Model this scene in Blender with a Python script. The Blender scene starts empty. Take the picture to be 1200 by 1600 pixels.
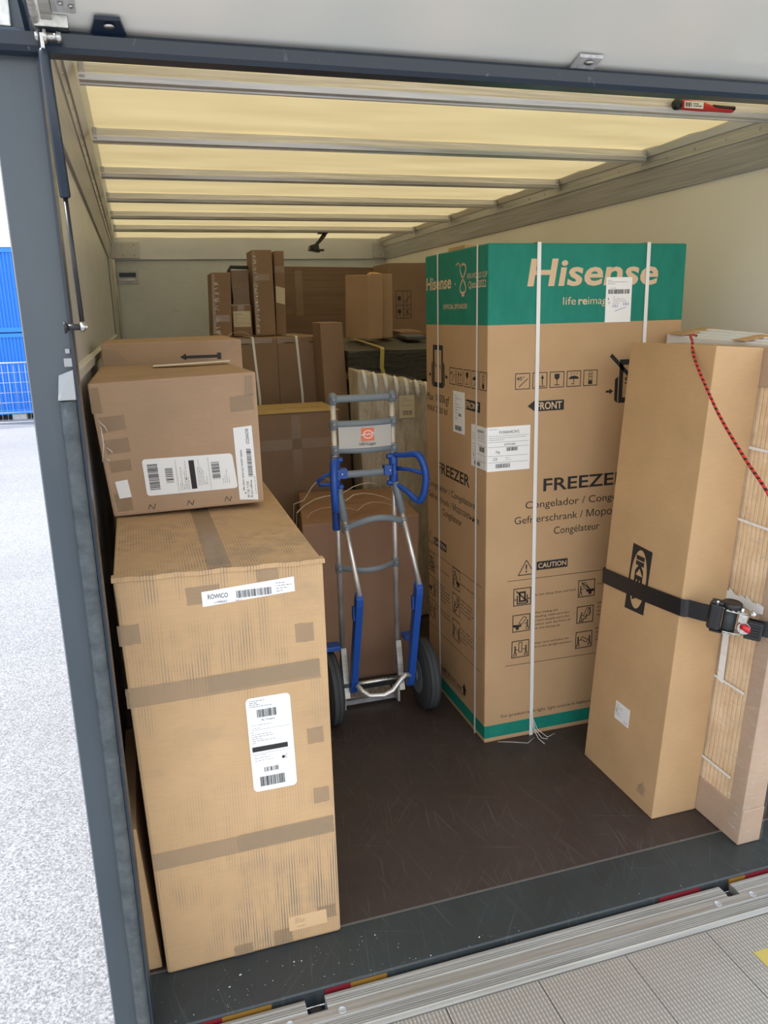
import bpy, bmesh, math, random
from mathutils import Vector, Matrix
random.seed(7)
S = bpy.context.scene
COL = S.collection

# ------------------------------------------------------------------ camera, world, sun, exposure
cd = bpy.data.cameras.new('camera'); cam = bpy.data.objects.new('camera', cd); COL.objects.link(cam)
_R = Vector((0.954815687, -0.296237619, -0.023880453)); _U = Vector((0.094755991, 0.227281662, 0.969208104)); _F = Vector((0.281688312, 0.927677918, -0.245082385))
cam.matrix_world = Matrix(((_R.x, _U.x, -_F.x, 0), (_R.y, _U.y, -_F.y, 0), (_R.z, _U.z, -_F.z, 1.70), (0, 0, 0, 1)))
cd.sensor_fit = 'VERTICAL'; cd.sensor_height = 36; cd.sensor_width = 27; cd.lens = 1223.18 / 1600 * 36; cd.clip_start = 0.02; cd.clip_end = 300
S.camera = cam
S.view_settings.view_transform = 'Standard'; S.view_settings.look = 'None'; S.view_settings.gamma = 1
S.view_settings.use_curve_mapping = False
S.view_settings.exposure = 0.95
w = bpy.data.worlds.new('sky'); S.world = w; w.use_nodes = True
nt = w.node_tree; bg = nt.nodes['Background']
tc = nt.nodes.new('ShaderNodeTexCoord'); sp = nt.nodes.new('ShaderNodeSeparateXYZ'); rp = nt.nodes.new('ShaderNodeValToRGB')
nt.links.new(tc.outputs['Generated'], sp.inputs[0]); nt.links.new(sp.outputs[2], rp.inputs[0]); nt.links.new(rp.outputs[0], bg.inputs[0])
rp.color_ramp.elements[0].position = 0.0; rp.color_ramp.elements[0].color = (1.0, 0.98, 0.95, 1)
rp.color_ramp.elements[1].position = 0.7; rp.color_ramp.elements[1].color = (0.70, 0.82, 1.0, 1)
bg.inputs[1].default_value = 1.2
sl = bpy.data.lights.new('sun', 'SUN'); so = bpy.data.objects.new('sun', sl); COL.objects.link(so)
sl.energy = 3.2; sl.angle = math.radians(0.6); sl.color = (1.0, 0.95, 0.87)
so.rotation_euler = Vector((-0.62, 0.25, 0.85)).to_track_quat('Z', 'Y').to_euler(); so.location = (-6, 3, 9)

# ------------------------------------------------------------------ materials
def mat(name, col=(.5, .5, .5), rough=.6, metal=0.0, spec=.5, alpha=1.0):
    m = bpy.data.materials.new(name); m.use_nodes = True
    b = m.node_tree.nodes['Principled BSDF']
    b.inputs['Base Color'].default_value = (*col, 1); b.inputs['Roughness'].default_value = rough
    b.inputs['Metallic'].default_value = metal; b.inputs['Specular IOR Level'].default_value = spec
    b.inputs['Alpha'].default_value = alpha
    m.diffuse_color = (*col, 1)
    return m
class NT:
    def __init__(s, m): s.m = m; s.n = m.node_tree.nodes; s.l = m.node_tree.links; s.b = s.n['Principled BSDF']
    def coord(s, scale=(1, 1, 1), rot=(0, 0, 0)):
        t = s.n.new('ShaderNodeTexCoord'); mp = s.n.new('ShaderNodeMapping'); s.l.new(t.outputs['Object'], mp.inputs[0])
        mp.inputs['Scale'].default_value = scale; mp.inputs['Rotation'].default_value = rot; return mp.outputs[0]
    def rotco(s, ang, scale):
        t = s.n.new('ShaderNodeTexCoord'); a = s.n.new('ShaderNodeMapping'); a.inputs['Rotation'].default_value = (0, 0, ang)
        b = s.n.new('ShaderNodeMapping'); b.inputs['Scale'].default_value = scale
        s.l.new(t.outputs['Object'], a.inputs[0]); s.l.new(a.outputs[0], b.inputs[0]); return b.outputs[0]
    def noise(s, co, scale=5, detail=4, rough=.55):
        n = s.n.new('ShaderNodeTexNoise'); s.l.new(co, n.inputs['Vector']); n.inputs['Scale'].default_value = scale
        n.inputs['Detail'].default_value = detail; n.inputs['Roughness'].default_value = rough; return n.outputs['Fac']
    def ramp(s, f, stops):
        r = s.n.new('ShaderNodeValToRGB'); s.l.new(f, r.inputs[0]); e = r.color_ramp.elements
        while len(e) < len(stops): e.new(.5)
        for i, (p, c) in enumerate(stops):
            e[i].position = p; e[i].color = (c, c, c, 1) if not hasattr(c, '__len__') else (*c, 1)
        return r.outputs[0]
    def mix(s, f, a, b, mode='MIX'):
        x = s.n.new('ShaderNodeMixRGB'); x.blend_type = mode
        for i, v in ((0, f), (1, a), (2, b)):
            if isinstance(v, (int, float)): x.inputs[i].default_value = v if i == 0 else (v, v, v, 1)
            elif isinstance(v, tuple): x.inputs[i].default_value = (*v, 1)
            else: s.l.new(v, x.inputs[i])
        return x.outputs[0]
    def math(s, op, a, b=0.0):
        x = s.n.new('ShaderNodeMath'); x.operation = op
        for i, v in ((0, a), (1, b)):
            if isinstance(v, (int, float)): x.inputs[i].default_value = v
            else: s.l.new(v, x.inputs[i])
        return x.outputs[0]
    def sep(s, co):
        x = s.n.new('ShaderNodeSeparateXYZ'); s.l.new(co, x.inputs[0]); return x.outputs
    def col(s, o): s.l.new(o, s.b.inputs['Base Color'])
    def rough(s, o): s.l.new(o, s.b.inputs['Roughness'])
    def bump(s, o, strength=.2, dist=.002):
        b = s.n.new('ShaderNodeBump'); s.l.new(o, b.inputs['Height']); b.inputs['Strength'].default_value = strength
        b.inputs['Distance'].default_value = dist; s.l.new(b.outputs[0], s.b.inputs['Normal'])
def wave(t, co, scale, direction='X', dist=0.0):
    n = t.n.new('ShaderNodeTexWave'); t.l.new(co, n.inputs[0]); n.bands_direction = direction
    n.inputs['Scale'].default_value = scale; n.inputs['Distortion'].default_value = dist; return n.outputs['Fac']

def cardboard(name, c, dirt=0.0, flute='H', rough=.75, seed=0.0):
    m = mat(name, c, rough, spec=.25); t = NT(m); co = t.coord()
    big = t.noise(co, 3.0 + seed, 4); fine = t.noise(t.coord((60, 60, 6) if flute == 'V' else (8, 8, 90)), 3, 3)
    c1 = t.mix(t.ramp(big, [(.35, 0), (.7, 1)]), tuple(x * .90 for x in c), tuple(x * 1.06 for x in c))
    c2 = t.mix(.2, c1, t.ramp(fine, [(.3, .72), (.7, 1.0)]), 'MULTIPLY')
    if dirt:
        # rubbed grey marks following the flutes, in patches
        w1 = wave(t, t.coord(), 44.0, 'X', 0)
        patch = t.ramp(t.noise(t.coord((1.6, 1.6, 1.6)), 2.3, 5), [(.38, 0), (.55, 1)])
        lines = t.ramp(w1, [(.55, 0), (.85, 1)])
        brk = t.ramp(t.noise(t.coord((8, 8, 1.3)), 4, 3), [(.36, 0), (.6, 1)])
        zr = t.ramp(t.sep(t.coord())[2], [(.0, 1), (.26, 1), (.36, .3), (.72, .3), (.82, .8), (1, .8)])
        patch = t.math('MULTIPLY', patch, zr)
        f = t.math('MULTIPLY', t.math('MULTIPLY', patch, lines), t.math('MULTIPLY', brk, dirt))
        c2 = t.mix(f, c2, (.17, .145, .12))
        sm = t.math('MULTIPLY', t.ramp(t.noise(t.coord((2, 2, 3)), 2.1, 6), [(.55, 0), (.75, 1)]), dirt * .35)
        c2 = t.mix(sm, c2, (.20, .165, .13))
    t.col(c2); t.bump(fine, .12, .0015)
    return m
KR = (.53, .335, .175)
M = {}
M['card'] = cardboard('cardboard', KR)
M['card_dirty'] = cardboard('cardboard scuffed', (.55, .355, .185), 1.0)
M['card_small'] = cardboard('cardboard greyish', (.44, .295, .185), 0.12, seed=.7)
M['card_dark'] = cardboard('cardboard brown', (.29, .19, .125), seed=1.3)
M['card_red'] = cardboard('cardboard reddish brown', (.34, .20, .125), seed=.4)
M['card_flat'] = cardboard('cardboard smooth kraft', (.56, .36, .185), seed=.2)
M['card_wrap'] = cardboard('cardboard under film', (.47, .325, .22), rough=.28, seed=2)
M['black_ink'] = mat('black printing ink', (.018, .017, .017), .6)
M['grey_ink'] = mat('faded print', (.22, .17, .13), .7)
M['light_ink'] = mat('bare kraft lettering', (.66, .47, .30), .7)
M['paper'] = mat('white label paper', (.82, .82, .80), .45)
M['orange'] = mat('orange ink', (.78, .16, .06), .5)
M['hinge'] = mat('dull zinc', (.30, .31, .31), .45, .5)
M['cream_paper'] = mat('cream paper', (.62, .56, .40), .6)
M['black'] = mat('black plastic', (.012, .012, .014), .4)
M['rubber'] = mat('rubber tyre', (.045, .05, .052), .75)
M['white_strap'] = mat('white packing band', (.78, .77, .74), .35)
M['blue'] = mat('blue plastic', (.012, .075, .36), .42)
M['grey_plastic'] = mat('grey plastic', (.17, .20, .22), .45)
M['red'] = mat('red plastic', (.55, .015, .02), .35)
M['yellow_tape'] = mat('yellow tape', (.42, .36, .10), .4)
M['foam'] = mat('white foam board', (.80, .80, .82), .5)
m = mat('packing tape', (.50, .36, .22), .22, spec=.6, alpha=.34); M['tape'] = m
t = NT(m); t.col(t.mix(t.ramp(t.noise(t.coord((6, 6, 25)), 6, 4), [(.62, 0), (.74, 1)]), (.44, .31, .19), (.66, .53, .38)))
m = mat('clear film', (.9, .88, .84), .12, spec=.8, alpha=.22); M['film'] = m
t = NT(m); n_ = t.noise(t.coord((3, 3, 9)), 7, 6, .7); t.bump(n_, 1.0, .01)
t.l.new(t.ramp(n_, [(.5, .04), (.64, .14), (.70, .5)]), t.b.inputs['Alpha'])
def metal(name, c, rough=.35, streak=(2, 2, 40), met=.85):
    m = mat(name, c, rough, met); t = NT(m); n = t.noise(t.coord(streak), 4, 5)
    t.col(t.mix(t.ramp(n, [(.35, 0), (.7, 1)]), tuple(x * .75 for x in c), tuple(min(1, x * 1.12) for x in c)))
    t.rough(t.ramp(n, [(.3, rough * .75), (.7, min(1, rough * 1.4))])); return m
M['alu'] = metal('aluminium', (.60, .575, .53), .42, (.6, 30, 30), .6)
M['alu_beam'] = metal('aluminium beam', (.80, .79, .77), .36, (.8, 30, 30), .45)
M['alu_rail'] = metal('aluminium rail', (.56, .56, .56), .42, (30, .5, 30), .35)
M['alu_lift'] = metal('worn lift aluminium', (.43, .405, .36), .45, (.6, 30, 30), .5)
M['alu_plate'] = metal('aluminium plate', (.42, .43, .44), .42, (6, 6, 6), .7)
M['chrome'] = metal('bright tube', (.80, .78, .74), .36, (5, 5, 2), .7)
M['steel'] = metal('zinc steel', (.55, .55, .52), .3, (20, 20, 20), 1.0)
m = mat('black painted frame', (.01, .02, .035), .3, spec=.5); M['frame'] = m
t = NT(m); t.col(t.mix(t.ramp(t.noise(t.coord((12, 12, 4)), 5, 5), [(.66, 0), (.74, 1)]), (.008, .018, .034), (.10, .12, .13)))
m = mat('dark grey painted post', (.07, .09, .11), .32, spec=.6); M['post'] = m
t = NT(m); n = t.noise(t.coord((3, 3, 1)), 3, 4); t.col(t.mix(n, (.030, .044, .054), (.058, .076, .092))); t.bump(t.noise(t.coord(), 60, 3), .06, .002)
m = mat('weathered post tube', (.1, .11, .115), .5); M['post_tube'] = m
t = NT(m); t.col(t.mix(t.ramp(t.noise(t.coord((9, 9, 14)), 2, 6, .7), [(.35, 0), (.8, 1)]), (.035, .046, .052), (.10, .115, .12)))
m = mat('white fibreglass wall', (.74, .71, .64), .35); M['wall'] = m
t = NT(m); n = t.noise(t.coord((1, 1, 1)), 1.6, 5); c = t.mix(n, (.78, .755, .68), (.86, .84, .78))
sc = t.ramp(t.noise(t.coord((2, 3, 70)), 3, 6, .7), [(.70, 0), (.76, 1)]); t.col(t.mix(t.math('MULTIPLY', sc, .45), c, (.33, .30, .26)))
m = mat('scuffed grey back wall', (.52, .53, .52), .38); M['wall_back'] = m
t = NT(m); n = t.noise(t.coord((1, 1, 1)), 2.2, 5); c = t.mix(n, (.46, .50, .54), (.66, .70, .74))
sc = t.ramp(t.noise(t.coord((3, 3, 55)), 2.4, 6, .75), [(.60, 0), (.66, 1)]); t.col(t.mix(t.math('MULTIPLY', sc, .6), c, (.12, .12, .12)))
m = mat('grey metal side wall', (.36, .36, .36), .35, .3); M['wall_left'] = m
t = NT(m); n = t.noise(t.coord((1, .6, 2)), 3, 5); t.col(t.mix(n, (.48, .50, .53), (.66, .67, .69)))
m = mat('silver corner post', (.6, .6, .6), .3, .8); M['corner'] = m
t = NT(m); n = t.noise(t.coord((40, 40, 2)), 3, 6, .7); t.col(t.mix(t.ramp(n, [(.35, 0), (.65, 1)]), (.40, .41, .43), (.88, .88, .88)))
m = mat('white flap panel', (.60, .60, .56), .16, spec=.5); M['flap'] = m
t = NT(m); n = t.noise(t.coord((1.2, .12, 1)), 2.0, 1); t.col(t.mix(t.ramp(n, [(.4, 0), (.62, 1)]), (.70, .71, .66), (.78, .75, .69)))
# translucent yellow roof
m = bpy.data.materials.new('translucent yellow fibreglass roof'); m.use_nodes = True; M['roof'] = m
n_ = m.node_tree.nodes; l_ = m.node_tree.links; n_.remove(n_['Principled BSDF']); out = n_['Material Output']
d = n_.new('ShaderNodeBsdfDiffuse'); tr = n_.new('ShaderNodeBsdfTranslucent'); mx = n_.new('ShaderNodeMixShader'); mx.inputs[0].default_value = .36
tx = n_.new('ShaderNodeTexNoise'); tcc = n_.new('ShaderNodeTexCoord'); mp = n_.new('ShaderNodeMapping'); mp.inputs['Scale'].default_value = (.8, 3.5, 1)
rr = n_.new('ShaderNodeValToRGB'); l_.new(tcc.outputs['Object'], mp.inputs[0]); l_.new(mp.outputs[0], tx.inputs['Vector']); l_.new(tx.outputs['Fac'], rr.inputs[0])
tx.inputs['Scale'].default_value = 1.6; tx.inputs['Detail'].default_value = 5
rr.color_ramp.elements[0].position = .3; rr.color_ramp.elements[0].color = (.47, .36, .175, 1)
rr.color_ramp.elements[1].position = .7; rr.color_ramp.elements[1].color = (.60, .475, .245, 1)
l_.new(rr.outputs[0], tr.inputs[0]); d.inputs[0].default_value = (.62, .53, .34, 1)
l_.new(d.outputs[0], mx.inputs[1]); l_.new(tr.outputs[0], mx.inputs[2]); l_.new(mx.outputs[0], out.inputs[0])
# floors
def scratch_floor(name, base, hi, chip, rough=.5):
    m = mat(name, base, rough); t = NT(m); c = t.mix(t.noise(t.coord(), 4, 6), tuple(x * .7 for x in base), tuple(x * 1.35 for x in base))
    for i, (ang, thr) in enumerate(((.35, .70), (-.9, .70), (1.35, .68), (1.75, .68), (2.3, .70))):
        s = t.noise(t.rotco(ang, (1.3, 90, 1)), 1.7 + .3 * i, 2, .4)
        s = t.ramp(s, [(thr, 0), (thr + .04, 1)]); c = t.mix(t.math('MULTIPLY', s, .5), c, hi)
    sp = t.ramp(t.noise(t.coord(), 70, 4, .7), [(.70, 0), (.74, 1)]); c = t.mix(t.math('MULTIPLY', sp, .6), c, chip)
    t.col(c); t.rough(t.ramp(t.noise(t.coord(), 9, 4), [(.3, rough * .8), (.7, rough * 1.25)])); return m
M['floor'] = scratch_floor('brown phenolic plywood', (.048, .033, .028), (.15, .115, .095), (.14, .12, .10), .52)
M['sill'] = scratch_floor('dark painted sill', (.030, .036, .036), (.085, .09, .085), (.30, .31, .29), .5)
m = mat('asphalt', (.33, .33, .34), .9); M['asphalt'] = m
t = NT(m); n = t.noise(t.coord(), 85, 4, .7); b = t.noise(t.coord((.3, 1, 1)), .25, 4)
t.col(t.mix(.35, t.mix(t.ramp(n, [(.38, 0), (.6, 1)]), (.16, .16, .17), (.42, .42, .44)), t.ramp(b, [(.35, .55), (.6, 1)]), 'MULTIPLY')); t.bump(n, .6, .02)
m = mat('ribbed aluminium platform', (.55, .53, .49), .42, .6); M['ribbed'] = m
t = NT(m); co = t.coord(); n = t.noise(t.coord((3, 3, 1)), 2.5, 5)
w1 = wave(t, t.coord(), 31.0, 'X', 0); w2 = wave(t, t.coord(), 22.0, 'Y', 1.0)
dot = t.math('MULTIPLY', t.ramp(w1, [(.6, 0), (.9, 1)]), t.ramp(w2, [(.3, .55), (.8, 1)]))
c = t.mix(n, (.33, .31, .28), (.47, .45, .41)); t.col(t.mix(dot, c, (.78, .76, .72))); t.bump(t.mix(.5, w1, dot), .55, .004)
yel = t.ramp(t.noise(t.coord((1, 1, 1)), 3, 2), [(.1, 0), (.9, 1)])
m = mat('container blue', (.02, .22, .75), .4); M['cblue'] = m

# ------------------------------------------------------------------ object helpers
def link(me, name, m, parent, origin=None):
    mats = m if isinstance(m, (list, tuple)) else [m]
    if parent is None:
        vs = [v.co.copy() for v in me.vertices]
        if origin is None:
            x = [v.x for v in vs]; y = [v.y for v in vs]; z = [v.z for v in vs]
            origin = Vector(((min(x) + max(x)) / 2, (min(y) + max(y)) / 2, min(z)))
        off = Vector(origin)
    else:
        off = wloc(parent)
    me.transform(Matrix.Translation(-off))
    o = bpy.data.objects.new(name, me); COL.objects.link(o)
    for q in mats:
        if q: me.materials.append(q)
    if parent is None: o.location = off
    else: o.parent = parent
    return o
def wloc(o):
    v = Vector((0, 0, 0))
    while o: v += Vector(o.location); o = o.parent
    return v
def tag(o, label=None, cat=None, group=None, kind=None):
    if label: o['label'] = label
    if cat: o['category'] = cat
    if group: o['group'] = group
    if kind: o['kind'] = kind
    return o
def empty(name, loc):
    o = bpy.data.objects.new(name, None); COL.objects.link(o); o.location = loc; o.empty_display_size = .05; return o
class G:
    """collects shapes in world coordinates"""
    def __init__(s): s.bm = bmesh.new()
    def face(s, pts, mi=0, smooth=False):
        f = s.bm.faces.new([s.bm.verts.new(p) for p in pts]); f.material_index = mi; f.smooth = smooth; return f
    def hexa(s, c, mi=0):
        v = [s.bm.verts.new(p) for p in c]   # bottom 0-3 counter clockwise from above, top 4-7
        for q in ((3, 2, 1, 0), (4, 5, 6, 7), (0, 1, 5, 4), (1, 2, 6, 5), (2, 3, 7, 6), (3, 0, 4, 7)):
            f = s.bm.faces.new([v[i] for i in q]); f.material_index = mi
        return s
    def box(s, a, b, mi=0):
        (x0, y0, z0), (x1, y1, z1) = a, b
        return s.hexa([(x0, y0, z0), (x1, y0, z0), (x1, y1, z0), (x0, y1, z0), (x0, y0, z1), (x1, y0, z1), (x1, y1, z1), (x0, y1, z1)], mi)
    def tube(s, pts, r, n=10, mi=0, closed=False, flat=None):
        pts = [Vector(p) for p in pts]; rings = []; N = len(pts)
        rr = r if hasattr(r, '__len__') else [r] * N
        up = None
        for i, p in enumerate(pts):
            if closed: d = pts[(i + 1) % N] - pts[i - 1]
            else: d = pts[min(i + 1, N - 1)] - pts[max(i - 1, 0)]
            d.normalize()
            if up is None: up = Vector((0, 0, 1)) if abs(d.z) < .9 else Vector((0, 1, 0))
            a = d.cross(up).normalized(); b = a.cross(d).normalized(); up = b
            fa, fb = flat or (1, 1)
            rings.append([s.bm.verts.new(p + a * math.cos(2 * math.pi * k / n) * rr[i] * fa + b * math.sin(2 * math.pi * k / n) * rr[i] * fb) for k in range(n)])
        for i in range(N if closed else N - 1):
            A, B = rings[i], rings[(i + 1) % N]
            for k in range(n):
                f = s.bm.faces.new((A[k], A[(k + 1) % n], B[(k + 1) % n], B[k])); f.smooth = True; f.material_index = mi
        if not closed:
            f = s.bm.faces.new(rings[0][::-1]); f.material_index = mi
            f = s.bm.faces.new(rings[-1]); f.material_index = mi
        return s
    def cyl(s, a, b, r, n=20, mi=0): return s.tube([a, b], r, n, mi)
    def lathe(s, c, axis, prof, n=28, mi=0):
        """prof: list of (distance along axis, radius)"""
        axis = Vector(axis).normalized(); c = Vector(c); u = axis.orthogonal().normalized(); v = axis.cross(u); rings = []
        for (h, r) in prof: rings.append([s.bm.verts.new(c + axis * h + (u * math.cos(2 * math.pi * k / n) + v * math.sin(2 * math.pi * k / n)) * r) for k in range(n)])
        for A, B in zip(rings, rings[1:]):
            for k in range(n):
                f = s.bm.faces.new((A[k], A[(k + 1) % n], B[(k + 1) % n], B[k])); f.smooth = True; f.material_index = mi
        s.bm.faces.new(rings[0][::-1]).material_index = mi; s.bm.faces.new(rings[-1]).material_index = mi
        return s
    def ribbon(s, pts, side, w, th=.0012, mi=0):
        """flat band of width w along side direction(s), given thickness"""
        pts = [Vector(p) for p in pts]; N = len(pts); rows = []
        for i, p in enumerate(pts):
            sd = Vector(side[i] if isinstance(side[0], (tuple, list, Vector)) else side).normalized()
            d = (pts[min(i + 1, N - 1)] - pts[max(i - 1, 0)]).normalized(); nn = d.cross(sd).normalized()
            rows.append([s.bm.verts.new(p + sd * a * w / 2 + nn * b * th / 2) for a, b in ((-1, -1), (1, -1), (1, 1), (-1, 1))])
        for A, B in zip(rows, rows[1:]):
            for k in range(4):
                f = s.bm.faces.new((A[k], A[(k + 1) % 4], B[(k + 1) % 4], B[k])); f.material_index = mi
        s.bm.faces.new(rows[0][::-1]); s.bm.faces.new(rows[-1]); return s
    def extrude(s, prof, a, b, axis='y', mi=0):
        """closed profile of 2-D points swept from a to b along an axis; y: points are (x,z); x: points are (y,z)"""
        f = (lambda p, t: (p[0], t, p[1])) if axis == 'y' else (lambda p, t: (t, p[0], p[1])) if axis == 'x' else (lambda p, t: (p[0], p[1], t))
        A = [s.bm.verts.new(f(p, a)) for p in prof]; B = [s.bm.verts.new(f(p, b)) for p in prof]; n = len(prof)
        for k in range(n): s.bm.faces.new((A[k], A[(k + 1) % n], B[(k + 1) % n], B[k])).material_index = mi
        s.bm.faces.new(A[::-1]).material_index = mi; s.bm.faces.new(B).material_index = mi
        return s
    def build(s, name, m, parent=None, bevel=0, seg=2, origin=None, fix=True):
        if fix: bmesh.ops.recalc_face_normals(s.bm, faces=s.bm.faces[:])
        if bevel: bmesh.ops.bevel(s.bm, geom=[e for e in s.bm.edges if len(e.link_faces) == 2 and e.calc_face_angle() > .6], offset=bevel, segments=seg, affect='EDGES', profile=.6)
        me = bpy.data.meshes.new(name); s.bm.to_mesh(me); s.bm.free()
        return link(me, name, m, parent, origin)

class Face:
    """flat surface given by three corners: lower left, lower right, upper left as seen from outside"""
    def __init__(s, p00, p10, p01):
        s.o = Vector(p00); s.u = (Vector(p10) - s.o); s.w = s.u.length; s.u.normalize()
        s.v = (Vector(p01) - s.o); s.h = s.v.length; s.v.normalize(); s.n = s.u.cross(s.v).normalized()
    def pt(s, a, b, off=.0008): return s.o + s.u * a + s.v * b + s.n * off
class Art:
    """printing laid on a Face: thin shapes all in one mesh"""
    def __init__(s, face, off=.0005, rot=0, c=(0, 0)):
        s.f = face; s.off = off; s.bm = bmesh.new(); s.k = (1, 1); s.t = (0, 0)
    def P(s, x, y): return s.f.pt(s.t[0] + x * s.k[0], s.t[1] + y * s.k[1], s.off)
    def poly(s, pts):
        try: s.bm.faces.new([s.bm.verts.new(s.P(*p)) for p in pts])
        except ValueError: pass
        return s
    def rect(s, x0, y0, x1, y1): return s.poly([(x0, y0), (x1, y0), (x1, y1), (x0, y1)])
    def line(s, x0, y0, x1, y1, w=.003):
        dx, dy = x1 - x0, y1 - y0; l = math.hypot(dx, dy) or 1; nx, ny = -dy / l * w / 2, dx / l * w / 2
        return s.poly([(x0 - nx, y0 - ny), (x1 - nx, y1 - ny), (x1 + nx, y1 + ny), (x0 + nx, y0 + ny)])
    def path(s, pts, w=.003):
        for a, b in zip(pts, pts[1:]): s.line(*a, *b, w)
        return s
    def frame(s, x0, y0, x1, y1, w=.003):
        s.rect(x0, y0, x1, y0 + w); s.rect(x0, y1 - w, x1, y1); s.rect(x0, y0 + w, x0 + w, y1 - w); return s.rect(x1 - w, y0 + w, x1, y1 - w)
    def disc(s, x, y, r, ry=None, n=20): return s.poly([(x + r * math.cos(6.2832 * k / n), y + (ry or r) * math.sin(6.2832 * k / n)) for k in range(n)])
    def ring(s, x, y, rx, ry, w, n=28):
        for k in range(n):
            a, b = 6.2832 * k / n, 6.2832 * (k + 1) / n
            s.poly([(x + rx * math.cos(a), y + ry * math.sin(a)), (x + rx * math.cos(b), y + ry * math.sin(b)), (x + (rx - w) * math.cos(b), y + (ry - w) * math.sin(b)), (x + (rx - w) * math.cos(a), y + (ry - w) * math.sin(a))])
        return s
    def bars(s, x0, y0, x1, y1, n=26, horiz=False, seed=1):
        r = random.Random(seed); L = (y1 - y0) if horiz else (x1 - x0); p = 0; ws = [r.choice((1, 1, 2, 3)) for _ in range(2 * n)]; k = L / sum(ws)
        for i, q in enumerate(ws):
            if i % 2 == 0:
                if horiz: s.rect(x0, y0 + p, x1, y0 + p + q * k)
                else: s.rect(x0 + p, y0, x0 + p + q * k, y1)
            p += q * k
        return s
    def specks(s, x0, y0, x1, y1, rows=4, seed=1, vertical=False, w=.0012):
        """rows of print too small to read"""
        r = random.Random(seed)
        for i in range(rows):
            if vertical:
                x = x0 + (x1 - x0) * (i + .5) / rows; y = y0
                while y < y1:
                    l = r.uniform(.003, .010); s.rect(x - w / 2, y, x + w / 2, min(y1, y + l)); y += l + .0022
                    if r.random() < .12: break
            else:
                y = y1 - (y1 - y0) * (i + .5) / rows; x = x0
                while x < x1:
                    l = r.uniform(.003, .010); s.rect(x, y - w / 2, min(x1, x + l), y + w / 2); x += l + .0022
                    if r.random() < .12: break
        return s
    def text(s, txt, x0, x1, y, cap, bold=0.0, rot=0, shear=0.0):
        """lettering between x0 and x1 on baseline y with the given capital height; rot=-90 reads downwards (x0 top, x1 bottom, y left)"""
        cu = bpy.data.curves.new('t', 'FONT'); cu.body = txt; cu.size = 1; cu.offset = bold; cu.resolution_u = 3; cu.shear = shear
        ob = bpy.data.objects.new('t', cu); COL.objects.link(ob)
        me = bpy.data.meshes.new_from_object(ob); COL.objects.unlink(ob); bpy.data.objects.remove(ob)
        if not me.vertices: return s
        xs = [v.co.x for v in me.vertices]; a, b = min(xs), max(xs); kx = (x1 - x0) / (b - a) ; ky = cap / .71
        vs = []
        for v in me.vertices:
            X = (v.co.x - a) * kx; Y = v.co.y * ky
            if rot == -90: q = s.P(y + Y, x0 + X)
            elif rot == 90: q = s.P(y - Y, x0 + X)
            else: q = s.P(x0 + X, y + Y)
            vs.append(s.bm.verts.new(q))
        for p in me.polygons:
            try: s.bm.faces.new([vs[i] for i in p.vertices])
            except ValueError: pass
        bpy.data.meshes.remove(me); bpy.data.curves.remove(cu); return s
    def build(s, name, m, parent, label=None):
        me = bpy.data.meshes.new(name); s.bm.to_mesh(me); s.bm.free(); o = link(me, name, m, parent)
        if label: o['label'] = label
        return o
def patch(face, x0, y0, x1, y1, name, m, parent, th=.0014, label=None, skew=0.0, round_=0.0):
    """a thin sticker or tape strip lying on a face"""
    g = G(); c = [(x0, y0), (x1, y0 + skew), (x1, y1 + skew), (x0, y1)]
    g.hexa([face.pt(a, b, .0002) for a, b in c] + [face.pt(a, b, .0002 + th) for a, b in c])
    if round_:
        es = [e for e in g.bm.edges if abs((e.verts[0].co - e.verts[1].co).normalized().dot(face.n)) > .9]
        bmesh.ops.bevel(g.bm, geom=es, offset=round_, segments=4, profile=.5, affect='EDGES')
    o = g.build(name, m, parent)
    if label: o['label'] = label
    return o
def boxface(c, which):
    a, b, cc, d, e, f, g_, h = [Vector(p) for p in c]
    return {'front': Face(a, b, e), 'left': Face(d, a, h), 'right': Face(b, cc, f), 'top': Face(e, f, h)}[which]
def corners(x0, x1, y0, y1, z0, z1, dx=0.0, dy=0.0):
    return [(x0, y0, z0), (x1, y0, z0), (x1, y1, z0), (x0, y1, z0), (x0 + dx, y0 + dy, z1), (x1 + dx, y0 + dy, z1), (x1 + dx, y1 + dy, z1), (x0 + dx, y1 + dy, z1)]
def carton(name, c, m, label, cat='box', group=None, bevel=.005, seam=None):
    """a closed box; the top carries two flaps that meet in a seam"""
    o = G().hexa(c).build(name, m, None, bevel)
    tag(o, label, cat, group)
    if seam:
        f = boxface(c, 'top'); g = G(); t_ = .0022
        if seam == 'y': R_ = [(.002, .002, f.w / 2 - .0015, f.h - .002), (f.w / 2 + .0015, .002, f.w - .002, f.h - .002)]
        else: R_ = [(.002, .002, f.w - .002, f.h / 2 - .0015), (.002, f.h / 2 + .0015, f.w - .002, f.h - .002)]
        for r_ in R_:
            gg = G(); q = [(r_[0], r_[1]), (r_[2], r_[1]), (r_[2], r_[3]), (r_[0], r_[3])]
            gg.hexa([f.pt(a, b, -.001) for a, b in q] + [f.pt(a, b, t_) for a, b in q]).build('flap', m, o, .001)
    return o
def struct(o): o['kind'] = 'structure'; return o

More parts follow.
